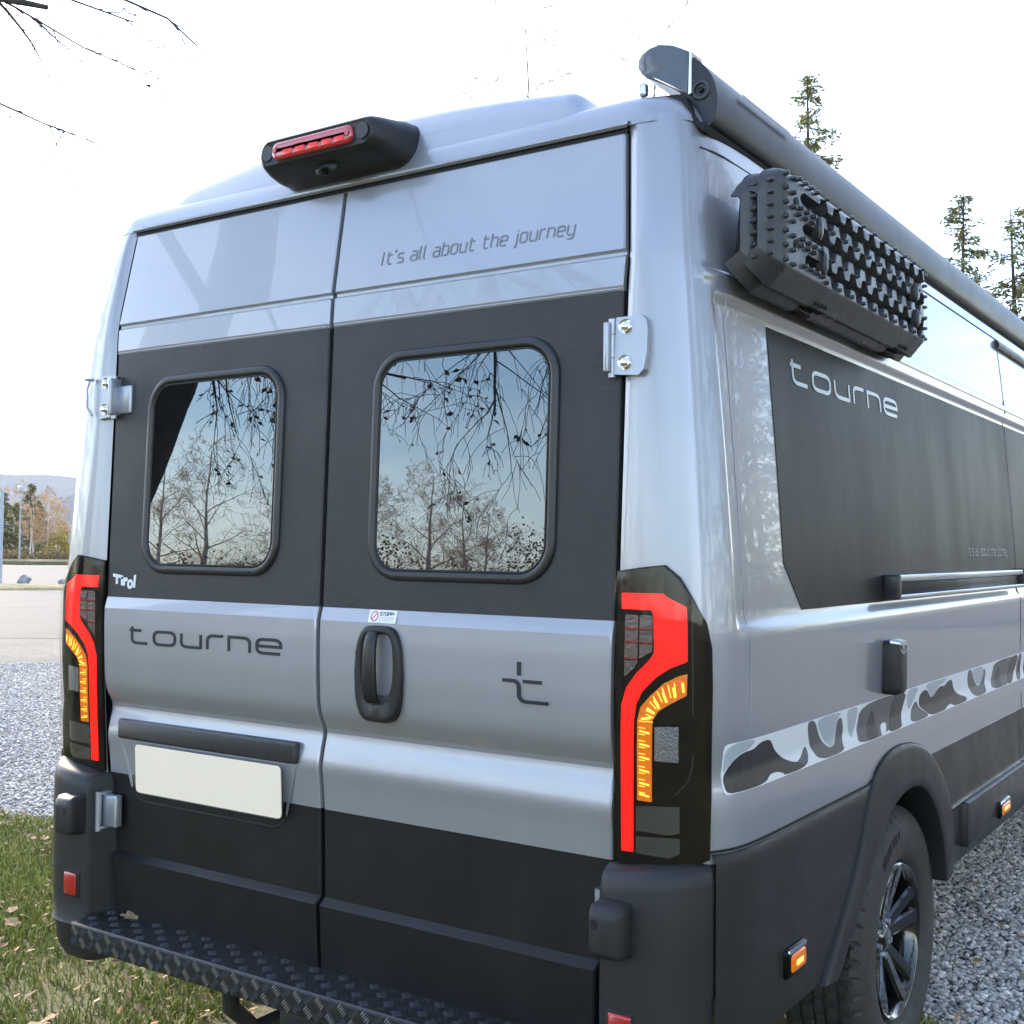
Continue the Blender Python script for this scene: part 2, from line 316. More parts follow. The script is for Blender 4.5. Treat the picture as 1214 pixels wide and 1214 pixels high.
# narrow stroke alphabet (cap 1, x-height .70)
h = .70
GL = {'I': ([[(0,0),(0,1)]], .15), 't': ([[(.1,.95),(.1,.12),(.2,0),(.42,0)],[(0,h),(.40,h)]], .42), "'": ([[(.05,1.02),(0,.82)]], .08),
 's': ([[(.45,h),(.1,h),(0,h-.1),(0,.44),(.08,.36),(.38,.34),(.46,.26),(.46,.1),(.36,0),(0,0)]], .46),
 'a': ([[(.05,h),(.38,h),(.48,h-.1),(.48,0),(.1,0),(0,.1),(0,.30),(.1,.40),(.48,.40)]], .48),
 'l': ([[(0,1),(0,.1),(.08,0),(.14,0)]], .14), 'b': ([[(0,1),(0,0),(.38,0),(.48,.1),(.48,h-.1),(.38,h),(0,h)]], .48),
 'o': ([[(.1,0),(.38,0),(.48,.1),(.48,h-.1),(.38,h),(.1,h),(0,h-.1),(0,.1),(.1,0)]], .48), 'u': ([[(0,h),(0,.1),(.1,0),(.48,0),(.48,h)]], .48),
 'h': ([[(0,0),(0,1)],[(0,h),(.38,h),(.48,h-.1),(.48,0)]], .48), 'e': ([[(0,.36),(.48,.36),(.48,h-.1),(.38,h),(.1,h),(0,h-.1),(0,.1),(.1,0),(.46,0)]], .48),
 'j': ([[(.1,h),(.1,-.18),(.02,-.28),(-.05,-.28)],[(.1,.86),(.1,.95)]], .12), 'r': ([[(0,0),(0,h),(.34,h)]], .34), 'n': ([[(0,0),(0,h),(.38,h),(.48,h-.1),(.48,0)]], .48),
 'y': ([[(0,h),(0,.1),(.1,0),(.48,0)],[(.48,h),(.48,-.18),(.38,-.28),(.08,-.28)]], .48), 'i': ([[(0,0),(0,h)],[(0,.86),(0,.96)]], .06),
 'S': ([[(.5,1),(.1,1),(0,.9),(0,.6),(.1,.5),(.4,.5),(.5,.4),(.5,.1),(.4,0),(0,0)]], .5), 'T': ([[(0,1),(.5,1)],[(.25,1),(.25,0)]], .5),
 'O': ([[(.1,0),(.4,0),(.5,.1),(.5,.9),(.4,1),(.1,1),(0,.9),(0,.1),(.1,0)]], .5), 'P': ([[(0,0),(0,1),(.4,1),(.5,.9),(.5,.55),(.4,.45),(0,.45)]], .5),
 '!': ([[(0,1),(0,.3)],[(0,.12),(0,0)]], .06), '2': ([[(0,1),(.5,1),(.5,.5),(0,.5),(0,0),(.5,0)]], .5), '5': ([[(.5,1),(0,1),(0,.55),(.5,.55),(.5,0),(0,0)]], .5),
 '/': ([[(0,0),(.4,1)]], .4), '7': ([[(0,1),(.5,1),(.2,0)]], .5), 'R': ([[(0,0),(0,1),(.5,1),(.5,.5),(0,.5)],[(.2,.5),(.5,0)]], .5), '1': ([[(0,.8),(.2,1),(.2,0)]], .25), '6': ([[(.5,1),(0,1),(0,0),(.5,0),(.5,.5),(0,.5)]], .5), 'C': ([[(.5,1),(0,1),(0,0),(.5,0)]], .5)}
def text_on(name, txt, x0, z0, width, capz, w, mp_, o0, o1, mat, parent, slant=0., gap=.22, space=.42):
    tot = 0; made = []
    for c in txt: tot += space if c == ' ' else GL[c][1]+gap
    k = width/(tot-gap); x = 0; mb = MB()
    for c in txt:
        if c == ' ':
            x += space; made.append(mb.build(name+'_word', mat, parent, smooth=False)); mb = MB(); continue
        st, wd = GL[c]
        for s in st: stroke_mb(mb, [(x0+(x+p[0])*k+slant*p[1]*capz, z0+p[1]*capz) for p in s], w, mp_, o0, o1)
        x += wd+gap
    return mb.build(name+('_word' if made else ''), mat, parent, smooth=False)

# ------------------------------------------------------------------ van body surfaces (metres; rear face looks to -Y)
def itp(z, a, b): return float(np.interp(z, a, b))
PZ=[.34,.5795,.5805,.5935,.5950,.70,.80,.86,.90,.945,.975,.990,1.008,1.03,1.06,1.12,1.20,1.243,1.262,1.273,1.30,1.935,1.945,2.003,2.008,2.014,2.020,2.278]
PY=[.024,.009,.010,.0265,.0275,.025,.022,.0165,.0105,.019,.027,.025,.013,.004,.000,-.003,-.004,-.003,.002,.006,.007,.029,.026,.030,.037,.037,.031,.071]
_zz = np.linspace(.80,1.22,211); _yy = np.interp(_zz,PZ,PY); _k = np.exp(-.5*((np.arange(-12,13))/4.0)**2); _k /= _k.sum(); _ys = np.convolve(np.pad(_yy,12,mode='edge'),_k,'valid')
_w = np.clip(np.minimum((_zz-.80)/.04,(1.22-_zz)/.04),0,1); _ys = _ys*_w+_yy*(1-_w)
PZ2 = [z for z in PZ if z<.80]+list(map(float,_zz))+[z for z in PZ if z>1.22]; PY2 = [y for z,y in zip(PZ,PY) if z<.80]+list(map(float,_ys))+[y for z,y in zip(PZ,PY) if z>1.22]
PZ,PY = PZ2,PY2
def Yr(z): return itp(z,PZ,PY)
QZ=[.2,.80,1.05,1.273,1.94,2.02,2.278,2.30,2.33,2.348,2.358,2.364];QY=[.02,.016,.004,.002,.027,.031,.071,.076,.086,.100,.135,.20]
def Yc(z): return itp(z,QZ,QY)
EZ=[.34,.588,.80,1.273,1.94,2.01,2.278,2.30,2.364];EX=[.738,.751,.781,.790,.793,.796,.772,.76,.70]
def Xe(z): return itp(z,EZ,EX)
SZ=[.2,.80,.93,.985,1.05,1.15,1.25,1.40,1.60,1.92,2.10,2.22,2.30,2.33,2.348,2.358,2.364]
SX=[1.012,1.022,1.020,1.010,1.017,1.020,1.019,1.010,.995,.968,.949,.934,.912,.895,.872,.835,.78]
def Xs(z): return itp(z,SZ,SX)
CDY=[-.0035,-.0025,.0035,.0115,.021,.040,.058,.080,.115,.16,.26,10];CDX=[-.116,-.104,-.066,-.0405,-.033,-.0235,-.016,-.010,-.005,-.002,0,0]
def sst(a,b,x):
    t = min(1,max(0,(x-a)/(b-a))); return t*t*(3-2*t)
def relief(y, z):      # pressed panel and crease on the sides
    d = -.012*sst(.088,.112,y)*sst(1.252,1.284,z)*(1-sst(1.902,1.932,z))
    d += .005*sst(.06,.075,y)*(sst(1.945,1.958,z))*(1-sst(1.968,1.976,z))
    return d
def Xside(y,z): return Xs(z)+itp(y-Yc(z),CDY,CDX)+relief(y,z)
def corner_plan(z):
    X,Y=Xs(z),Yc(z); xe=Xe(z)+.006; c1=X-.11
    return [(xe,Y+.006),(xe+.012,Y),((xe+.012)*.5+c1*.5,Y-.003),(c1-.006,Y-.0035),(c1+.006,Y-.0025),(X-.066,Y+.0035),(X-.050,Y+.0065),(X-.0405,Y+.0115),(X-.0330,Y+.021),(X-.0235,Y+.040),(X-.016,Y+.058),(X-.010,Y+.08),(X-.005,Y+.115),(X-.002,Y+.16),(X,Y+.26)]
def corner(sg):
    def f(s,z,off=0.):
        P=np.array(corner_plan(z));d=np.r_[0,np.cumsum(np.hypot(*np.diff(P,axis=0).T))]
        x=np.interp(s,d,P[:,0]);y=np.interp(s,d,P[:,1]);e=.012
        tx=np.interp(s+e,d,P[:,0])-np.interp(s-e,d,P[:,0]);ty=np.interp(s+e,d,P[:,1])-np.interp(s-e,d,P[:,1]);l=math.hypot(tx,ty)+1e-9
        return (sg*(x+off*ty/l),y-off*tx/l,z)
    return f
def rearmap(x,z,off): return (x, Yr(z)-off, z)
def sidemap(y,z,off): return (Xside(y,z)+off, y, z)

# ================================================================== SETTING
def sheet(name, pts, z, mat, kind='structure'):
    o = mobj(name, [(p[0],p[1],z) for p in pts], [tuple(range(len(pts)))], mat, smooth=False); tag(o, kind=kind); return o
RT = Vector((.829,.559)); FW = Vector((-.559,.829)); C2 = Vector((CAM.x,CAM.y))
def band(d0,d1,a=-400,b=400): return [tuple(C2+FW*d+RT*s) for d,s in ((d0,a),(d0,b),(d1,b),(d1,a))]
sheet('ground', [(-4400,-4400),(4400,-4400),(4400,4400),(-4400,4400)], -.03, 'field')
gv = sheet('gravel_lot', [(-60,1.60),(40,1.60),(40,48),tuple(C2+FW*22+RT*(-12)),tuple(C2+FW*22+RT*(-60))], -.012, 'gravel')
gr = []
for i in range(121): gr.append((-30+60*i/120, 1.60+.10*noise.noise((i*.45,2.1,0))+.05*noise.noise((i*1.7,7.1,0))))
sheet('grass_patch', [(-30,-14),(30,-14)]+gr[::-1], -.004, 'soil')
sheet('asphalt_road', band(18.0,75,-120,90), -.008, 'asphalt')
# small grass islands on the asphalt
def blob(cx, cy, a, b, ang, n=28, seed=0):
    out = []
    for k in range(n):
        t = 2*pi*k/n; q = 1+.18*noise.noise((cos(t)*1.5+seed,sin(t)*1.5,seed)); u = a*cos(t)*q; v = b*sin(t)*q
        out.append((cx+u*RT.x+v*FW.x, cy+u*RT.y+v*FW.y))
    return out
isl = MB()
def dome(poly, h, name, mat):
    c = np.mean(poly,axis=0); rows = [[(c[0]+(p[0]-c[0])*k, c[1]+(p[1]-c[1])*k, z) for p in poly] for k,z in ((1,-.004),(.93,h*.6),(.7,h*.9),(.3,h))]
    mb = MB(); mb.loft(rows, False, True); o = mb.build(name, mat); tag(o, kind='structure'); return o
dome(blob(-34.0,20.2,5.0,2.2,0,seed=2), .10, 'verge', 'verge')
dome(blob(-75,49,90,2.0,0,48,seed=5), .35, 'verge', 'verge')
# far hills
def ridge(name, dist, base, prof):
    rows = []
    for k,(dz) in enumerate((0,.35,.7,.92,1.0)):
        row = []
        for i in range(161):
            az = rad(-100+130*i/160); hgt = prof(math.degrees(az))
            d = dist*(1+.10*dz)
            row.append((CAM.x+d*sin(az), CAM.y+d*cos(az), base+(hgt-base)*dz))
        rows.append(row)
    mb = MB(); mb.grid(rows); o = mb.build(name, 'hills', auto=60); tag(o, kind='structure'); return o
def prof1(a): return 3000*math.tan(rad(3.1+.55*noise.noise((a*.11,0,0))+.18*noise.noise((a*.5,3,0))+.9*math.exp(-((a+58)/6)**2)*.4-.02*max(0,a+45)))
def prof2(a): return 2000*math.tan(rad(1.0+1.9*sst(-58.5,-53,a)+.25*noise.noise((a*.3,9,0))+.1*noise.noise((a*1.1,4,0))-1.6*sst(-50,-20,a)))
ridge('hills', 3000, -40, prof1); ridge('hills', 2000, -30, prof2)

# ================================================================== VAN
van = empty('camper_van', (0,0,0))
tag(van, 'silver grey camper van with black rear film, lit tail lights and side awning', 'van')
# ---- body shell
ycols = [.34,.40,.48,.56,.66,.78,.88,.96,1.02,1.08,1.15,1.22,1.30,1.38,1.45,1.52,1.60,1.72,1.9,2.1,2.3,2.5,2.7,3.0,3.4,3.9,4.3]
zrows = [.78,.82,.86,.90,.935,.96,.985,1.01,1.05,1.10,1.15,1.20,1.235,1.252,1.260,1.268,1.276,1.284,1.30,1.35,1.42,1.5,1.6,1.7,1.8,1.87,1.902,1.909,1.917,1.925,1.932,1.945,1.952,1.958,1.968,1.972,1.976,1.99,2.05,2.12,2.18,2.22,2.26,2.29,2.30]
yf = [.085,.092,.10,.106,.112]
def build_side(sg):
    # uniform columns: corner indices, then fixed fractions of y
    rows = []
    ybase = [.055,.062,.069,.076,.085,.092,.099,.106,.113,.13,.16,.20,.26]+ycols
    for z in zrows:
        pl = corner_plan(z); y9 = pl[9][1]; row = [(sg*x, y, z) for x,y in pl[:10]]
        for y in ybase:
            yy = max(y, y9+.002*(1+ybase.index(y))) if y < .13 else y
            row.append((sg*Xside(yy,z), yy, z))
        rows.append(row)
    return rows
mb = MB()
for sg in (1,-1):
    rows = build_side(sg)
    n = len(rows[0]); V = [p for r in rows for p in r]; F = []
    for i in range(len(rows)-1):
        for j in range(n-1):
            a = (i*n+j, i*n+j+1, (i+1)*n+j+1, (i+1)*n+j)
            c = [sum(V[q][k] for q in a)/4 for k in range(3)]
            if math.hypot(c[1]-1.20, c[2]-.365) < .49: continue
            F.append(a if sg > 0 else a[::-1])
    mb.add(V, F)
body = mb.build('body_side', 'paint', van, auto=40)
# ---- roof shell: U-shaped loops closing over the top
zr = [2.2835,2.292,2.30,2.315,2.33,2.341,2.348,2.354,2.358,2.361,2.364]
def u_loop(z):
    X,Y = Xs(z),Yc(z); half = []
    for x in np.linspace(0, X-.112, 14)[:-1]: half.append((float(x), Y-.004))
    half += [(X-.11,Y-.004),(X-.088,Y-.002),(X-.066,Y+.005),(X-.052,Y+.0095),(X-.040,Y+.016),(X-.0295,Y+.026),(X-.0205,Y+.040),(X-.014,Y+.058),(X-.009,Y+.08),(X-.005,Y+.115),(X-.002,Y+.16)]
    half += [(X, y) for y in (.4,.7,1.2,2,3,4,4.4)]
    return [(-x,y,z) for x,y in half[::-1][:-1]]+[(x,y,z) for x,y in half]
rows = [u_loop(z) for z in zr]
last = rows[-1]; rows.append([(p[0]*.75, p[1]+.25, 2.375) for p in last]); rows.append([(p[0]*.3, p[1]+.8, 2.39) for p in last]); rows.append([(p[0]*.01, p[1]+1.0, 2.395) for p in last])
roof = MB().grid(rows).build('roof', 'paint', van, auto=50)
# raised roof section with soft shoulders
def roof_z(x, y):
    shell = itp(y, [.070,.072,.076,.086,.10,.135,.2,.4,1.5,4.4],[2.27,2.28,2.30,2.33,2.348,2.358,2.364,2.37,2.39,2.40])-.003
    edge = 1-sst(.60,.70,abs(x)); tail = sst(.072,.135,y)
    return shell+edge*(tail*(.092-.040*(x/.62)**2)+.05*sst(.15,1.5,y))
ys = [.070,.073,.076,.080,.085,.090,.096,.103,.11,.12,.13,.14,.15,.16,.18,.22,.28,.36,.5,.8,1.4,2.4,3.4,4.2]
xs = list(np.linspace(-.72,-.58,15))+list(np.linspace(-.54,.54,25))+list(np.linspace(.58,.72,15))
MB().grid([[(x, y, roof_z(x,y)) for x in xs] for y in ys]).build('roof_ridge', 'paint', roof, auto=60)
# rain gutter lip above the doors, dark weatherstrip under it
MB().grid([[(x, .066, 2.2795) for x in np.linspace(-.775,.775,20)],[(x,.060,2.284) for x in np.linspace(-.778,.778,20)],[(x,.060,2.289) for x in np.linspace(-.78,.78,20)],[(x,.072,2.293) for x in np.linspace(-.78,.78,20)]]).build('gutter_lip', 'paint', roof)
MB().grid([[(x,.0675,2.2695) for x in np.linspace(-.775,.775,4)],[(x,.074,2.284) for x in np.linspace(-.775,.775,4)]]).build('weatherstrip', 'rubber', van)
# inner dark frame behind the door gaps
g = MB()
g.grid([[(x, Yr(max(.345,min(z,2.278)))+.022, z) for x in (-.83,-.4,0,.4,.83)] for z in np.linspace(.345,2.29,40)])
g.build('door_aperture', 'gap', van)
# nose of the van, far from the lens
nose = MB()
nl = []
for y,zt,hw in ((4.25,2.36,.93),(4.6,2.20,.93),(5.0,1.85,.95),(5.45,1.28,.97),(5.9,1.12,.92),(6.1,.85,.80),(6.12,.45,.78)):
    nl.append([(hw,y,.40),(hw+.04,y,min(.85,zt)),(hw+.03,y,min(1.2,zt)),(hw-.08,y,zt-.03),(hw-.2,y,zt),(-hw+.2,y,zt),(-hw+.08,y,zt-.03),(-hw-.03,y,min(1.2,zt)),(-hw-.04,y,min(.85,zt)),(-hw,y,.40)])
nose.loft(nl, False, True); nose.build('cab_nose', 'paint', van, auto=40)
# ---- doors
def door(sg, name):
    zr_ = sorted(set([.352]+[z for z in PZ[1:-1] if z<.80 or z>1.22]+[.80+.0105*k for k in range(41)]+[2.2715]+[.42,.5,.65,.75,1.4,1.5,1.6,1.7,1.8,1.88,2.06,2.12,2.18,2.23]))
    mid = .004
    inner_bulge = lambda z: 0
    rows = []; mats = []
    for z in zr_:
        xe = Xe(z)-.002
        xx = [mid,mid+.002,mid+.006]+[mid+.006+(xe-.012-mid)*k/8 for k in range(1,8)]+[xe-.006,xe-.002,xe]
        dep = [.012,.003,0]+[0]*7+[0,.003,.012]
        rows.append([(sg*x, Yr(z)+d, z) for x,d in zip(xx,dep)])
    n = len(rows[0]); V = [p for r in rows for p in r]; F = []; mi = []
    for i in range(len(rows)-1):
        zc = (zr_[i]+zr_[i+1])/2
        k = 2 if zc < .80 else (0 if zc < 1.273 else (1 if zc < 1.94 else 0))
        for j in range(n-1):
            a = (i*n+j, i*n+j+1, (i+1)*n+j+1, (i+1)*n+j); F.append(a if sg > 0 else a[::-1]); mi.append(k)
    # edge returns top and bottom
    o = mobj(name, V, F, None, van, True, mats=['paint','door_film','lower_film'], midx=mi, auto=13)
    return o
dl = door(-1, 'rear_door'); dr = door(1, 'rear_door')
for sg, d in ((-1,dl),(1,dr)):
    # thin trim line at the top of the film, bright bead along the inner edge
    MB().grid([[(sg*x, Yr(1.938)-o_, z) for x in np.linspace(.012,.785,6)] for z,o_ in ((1.9365,.0005),(1.9385,.0025),(1.9405,.0015))]).build('film_edge', 'seam_light', d)
def window(sg, d):
    x0,x1,z0,z1 = .141,.647,1.339,1.862
    def mp_(x,z,o): return (sg*x, Yr(z)-o, z)
    def fr(ins, r): return rr(x0+ins, x1-ins, z0+ins, z1-ins, max(r-ins,.02), 10)
    prof = [(0,-.002),(.0005,.003),(.0022,.0062),(.006,.0085),(.014,.0090),(.0185,.0080),(.021,.0060),(.0225,.0035)]
    mb = MB(); loops = [[mp_(p[0],p[1],o) for p in fr(i,.088)] for i,o in prof]; mb.loft(loops if sg > 0 else [l[::-1] for l in loops])
    f = mb.build('window_frame', 'frame_black', d, auto=60)
    mb = MB(); loops = [[mp_(p[0],p[1],o) for p in fr(i,.088)] for i,o in ((.0222,.0045),(.0235,.0062),(.0262,.0062),(.0272,.0040))]; mb.loft(loops); mb.build('window_seal', 'rubber', d)
    # pane: finely gridded, very slightly wavy acrylic
    out = fr(.0262,.088); xs_ = np.linspace(x0+.0262,x1-.0262,36); zs_ = np.linspace(z0+.0262,z1-.0262,36)
    bm = bmesh.new(); vs = [bm.verts.new((p[0],p[1],0)) for p in out]; bm.faces.new(vs)
    bmesh.ops.triangulate(bm, faces=bm.faces[:])
    for c in xs_[1:-1]: bmesh.ops.bisect_plane(bm, geom=bm.verts[:]+bm.edges[:]+bm.faces[:], plane_co=(c,0,0), plane_no=(1,0,0))
    for c in zs_[1:-1]: bmesh.ops.bisect_plane(bm, geom=bm.verts[:]+bm.edges[:]+bm.faces[:], plane_co=(0,c,0), plane_no=(0,1,0))
    for v in bm.verts:
        x,z = v.co.x,v.co.y; yb = .007+(z-1.30)*(.029-.007)/.635
        e = min(x-x0-.026,x1-.026-x); wv = .00010*noise.noise((x*6+sg*5,z*8,1.0))+.000018*noise.noise((x*14,z*30,4.0+sg))
        v.co = Vector((sg*x, yb-.0040-wv, z))
    bmesh.ops.recalc_face_normals(bm, faces=bm.faces[:])
    me = bpy.data.meshes.new('window_pane'); bm.to_mesh(me); bm.free(); me.materials.append(MAT['window_glass']); me.polygons.foreach_set('use_smooth',[True]*len(me.polygons))
    if me.polygons[0].normal.y > 0: me.flip_normals()
    p = bpy.data.objects.new('window_pane', me); COL.objects.link(p); p.parent = d
    # drain slots in the bottom of the frame
    for xx in (.235,.535):
        MB().box(sg*xx-.005,sg*xx+.005,Yr(1.35)-.0100,Yr(1.35)-.006,1.3485,1.3515).build('drain_slot','gap',d,smooth=False)
for sg, d in ((-1,dl),(1,dr)): window(sg, d)
# ---- lettering on the doors
wordmark('wordmark', -.668, 1.1555, .0560, .0330, .0075, rearmap, .0003, .0022, 'letter_dark', dl)
text_on('slogan', "It's all about the journey", .146, 2.068, .520, .031, .0036, rearmap, .0004, .0012, 'letter_grey', dr, slant=.12)
em = MB()
for pl in ([(.569,1.180),(.569,1.152)], [(.529,1.1405),(.556,1.1405)]+arc(.556,1.1265,.013,.014,90,0,5)+arc(.585,1.113,.016,.014,180,270,5)+[(.640,1.099)], [(.580,1.1405),(.624,1.1405)]):
    stroke_mb(em, pl, .0072, rearmap, .0003, .0042)
em.build('emblem', 'letter_dark', dr, smooth=False)
# region sticker, white hand-drawn capitals
tz = MB()
for pl in ([(-.762,1.332),(-.728,1.328)],[(-.746,1.330),(-.745,1.308)],[(-.724,1.322),(-.723,1.305)],[(-.7235,1.331),(-.7235,1.328)],[(-.716,1.304),(-.714,1.322),(-.706,1.322),(-.705,1.316)]): stroke_mb(tz, pl, .0085, rearmap, .0004, .0014)
stroke_mb(tz, arc(-.690,1.309,.0085,.0095,0,360,12)[:-1], .007, rearmap, .0004, .0014, True)
stroke_mb(tz, [(-.673,1.300),(-.671,1.334)], .0085, rearmap, .0004, .0014)
tz.build('region_sticker', 'white_print', dl, smooth=False)
# warning sticker
poly_on('warning_sticker', [rr(.156,.237,1.2440,1.2725,.003,3)], lambda x,z,o:(x,itp(z,[1.243,1.273],[-.0035,.0055])-o,z), .0012, .0016, 'white_print', dr, vcuts=(1.25,1.262))
stm = lambda x,z,o:(x, itp(z,[1.243,1.273],[-.0035,.0055])-o, z)
sm = MB(); stroke_mb(sm, arc(.173,1.2585,.0100,.0105,0,360,16)[:-1], .0020, stm, .0016, .0021, True); stroke_mb(sm, [(.166,1.251),(.180,1.266)], .0018, stm, .0016, .0021); sm.build('no_entry_symbol','print_red',dr,smooth=False)
text_on('warning_text', 'STOPP!', .1885, 1.2605, .040, .0072, .0016, stm, .0016, .0021, 'letter_dark', dr)
sm = MB()
for z,xe_ in ((1.2555,.229),(1.2508,.226)):
    x = .1885
    while x < xe_: stroke_mb(sm, [(x,z),(x+random.uniform(.003,.006),z)], .0014, stm, .0016, .0020); x += .0072
sm.build('fine_print','letter_dim',dr,smooth=False)
# ---- door handle
hp = [(i, o) for i,o in ((0,.0005),(.0008,.006),(.004,.010),(.009,.0115))]
def hout(ins, n=10):
    z0,z1,xc = 1.022,1.238,.193; P = []
    # barrel-sided escutcheon
    for k in range(4*n):
        t = 2*pi*k/(4*n); c,s_ = cos(t),sin(t); e = 4.6
        x = abs(c)**(2/e)*(1 if c>0 else -1); z = abs(s_)**(2/e)*(1 if s_>0 else -1)
        w = .0690-.013*z*z
        P.append((xc+x*(w-ins), (z0+z1)/2+z*((z1-z0)/2-ins)))
    return P
hb = lambda x,z,o:(x, -.004-o, z)
mb = MB(); loops = [[hb(p[0],p[1],o) for p in hout(i)] for i,o in ((0,-.03),(0,.007),(.003,.0115),(.008,.0135),(.013,.013))]
cup = [[hb(.193+(p[0]-.193)*kx, 1.150+(p[1]-1.130)*kz, o) for p in hout(0)] for kx,kz,o in ((.70,.70,.0128),(.66,.67,.009),(.56,.60,-.012),(.40,.48,-.020))]
mb.loft(loops+cup, False, True); mb.build('handle_bezel','plastic_fine',dr,auto=50)
mb = MB(); gl = []
for z,w,o in ((1.226,.010,.016),(1.224,.014,.022),(1.212,.0155,.029),(1.19,.0165,.034),(1.14,.018,.036),(1.095,.019,.033),(1.073,.0185,.027),(1.066,.015,.020)):
    xc = .186
    gl.append([(xc-w,-.004-o+.010,z),(xc-w,-.004-o+.003,z),(xc-w+.004,-.004-o,z),(xc+w-.004,-.004-o,z),(xc+w,-.004-o+.003,z),(xc+w,-.004-o+.010,z)])
mb.loft(gl, True, True); mb.build('handle_grip','plastic_fine',dr,auto=50)
mb = MB(); mb.box(.172,.205,-.0185,-.012,1.034,1.062,.003); mb.build('handle_lock_cover','frame_grey',dr)
# ---- licence plate recess, trim bar, plate (left door)
def rect_y(x,z,o): return (x, Yr(z)-o, z)
rec = []
def rloop(ins, o, drop=0):
    P = []
    tl,tr,bl,br = (-.722+ins,.894),( -.078-ins,.894),(-.668+ins*.8,.735+ins),(-.132-ins*.8,.735+ins)
    pts = [tr,tl]
    # rounded lower corners, sides leaning in
    r = .035
    P = [tr,tl]
    for k in range(7):
        t = k/6; P.append(((1-t)**2*(bl[0]-.016)+2*t*(1-t)*bl[0]*1.0+t*t*(bl[0]+r), (1-t)**2*(bl[1]+r)+2*t*(1-t)*bl[1]+t*t*bl[1]))
    for k in range(7):
        t = k/6; P.append(((1-t)**2*(br[0]-r)+2*t*(1-t)*br[0]+t*t*(br[0]+.016), (1-t)**2*br[1]+2*t*(1-t)*br[1]+t*t*(br[1]+r)))
    return [(x, (.022 if o is None else Yr(z)-o), z) for x,z in P]
mbz = MB(); mbz.loft([rloop(-.004,.0006), rloop(0,.0012), rloop(.010,-.003) , rloop(.016,-.006)], False, False)
# split in colour where the film starts: lower half film, upper half paint
V,F = mbz.V, mbz.F; midx = [1 if sum(V[i][2] for i in f)/len(f) < .80 else 0 for f in F]
mobj('plate_recess', V, F, None, dl, True, mats=['paint','lower_film'], midx=midx, auto=50)
b_up = rloop(.012,-.0035)
poly_on('plate_recess_floor', [[(-.706,.893),(-.094,.893),(-.120,.802),(-.684,.802)]], rect_y, -.02, .0018, 'paint', dl, ucuts=(), vcuts=(.82,.84,.86,.88))
poly_on('plate_recess_floor', [[(-.684,.802),(-.120,.802),(-.134,.770),(-.150,.755),(-.65,.755),(-.672,.775)]], rect_y, -.02, .0018, 'recess_grey', dl, vcuts=(.77,.785))
mb = MB(); mb.box(-.722,-.068,-.002,.020,.898,.950,.006); mb.build('plate_light_bar','frame_grey',dl)
mb = MB()
pl_ = rr(-.640,-.109,.7650,.8905,.012,6)
mb.loft([[(x, -.004+(.88-z)*.05, z) for x,z in pl_],[(x,-.0068+(.88-z)*.05,z) for x,z in pl_]], True, True)
mb.build('licence_plate','plate',dl,smooth=False)
# ---- tail lights
OUT=[(0,1.3715),(.055,1.380),(.1063,1.3855),(.137,1.3622),(.1643,1.3204),(.1881,1.2764),(.1983,1.2293),(.201,1.156),(.2007,.9461),(.1991,.832),(.16,.809),(.1152,.7985),(.06,.797),(.002,.800)]
RED=[(.0167,1.3295),(.1051,1.3306),(.1167,1.3219),(.1519,1.306),(.1549,1.2599),(.1561,1.2033),(.1229,1.1889),(.0944,1.1696),(.0651,1.1408),(.0521,1.1153),(.0478,1.0827),(.0474,.8283),(.0223,.827),(.0205,1.0692),(.0207,1.1126),(.0306,1.1461),(.052,1.1745),(.0817,1.2033),(.0904,1.2172),(.0874,1.2891),(.0824,1.2984),(.0177,1.2986)]
AMB=[(.1566,1.18),(.1396,1.1751),(.1122,1.1601),(.0832,1.134),(.0627,1.1109),(.0559,1.0836),(.0567,.93),(.0880,.9300),(.0880,1.0866),(.1017,1.1062),(.1243,1.1213),(.1559,1.1391)]
UC=[.02*k for k in range(1,11)]+[.11,.13,.15,.17,.19]; VC=[.8+.04*k for k in range(1,15)]
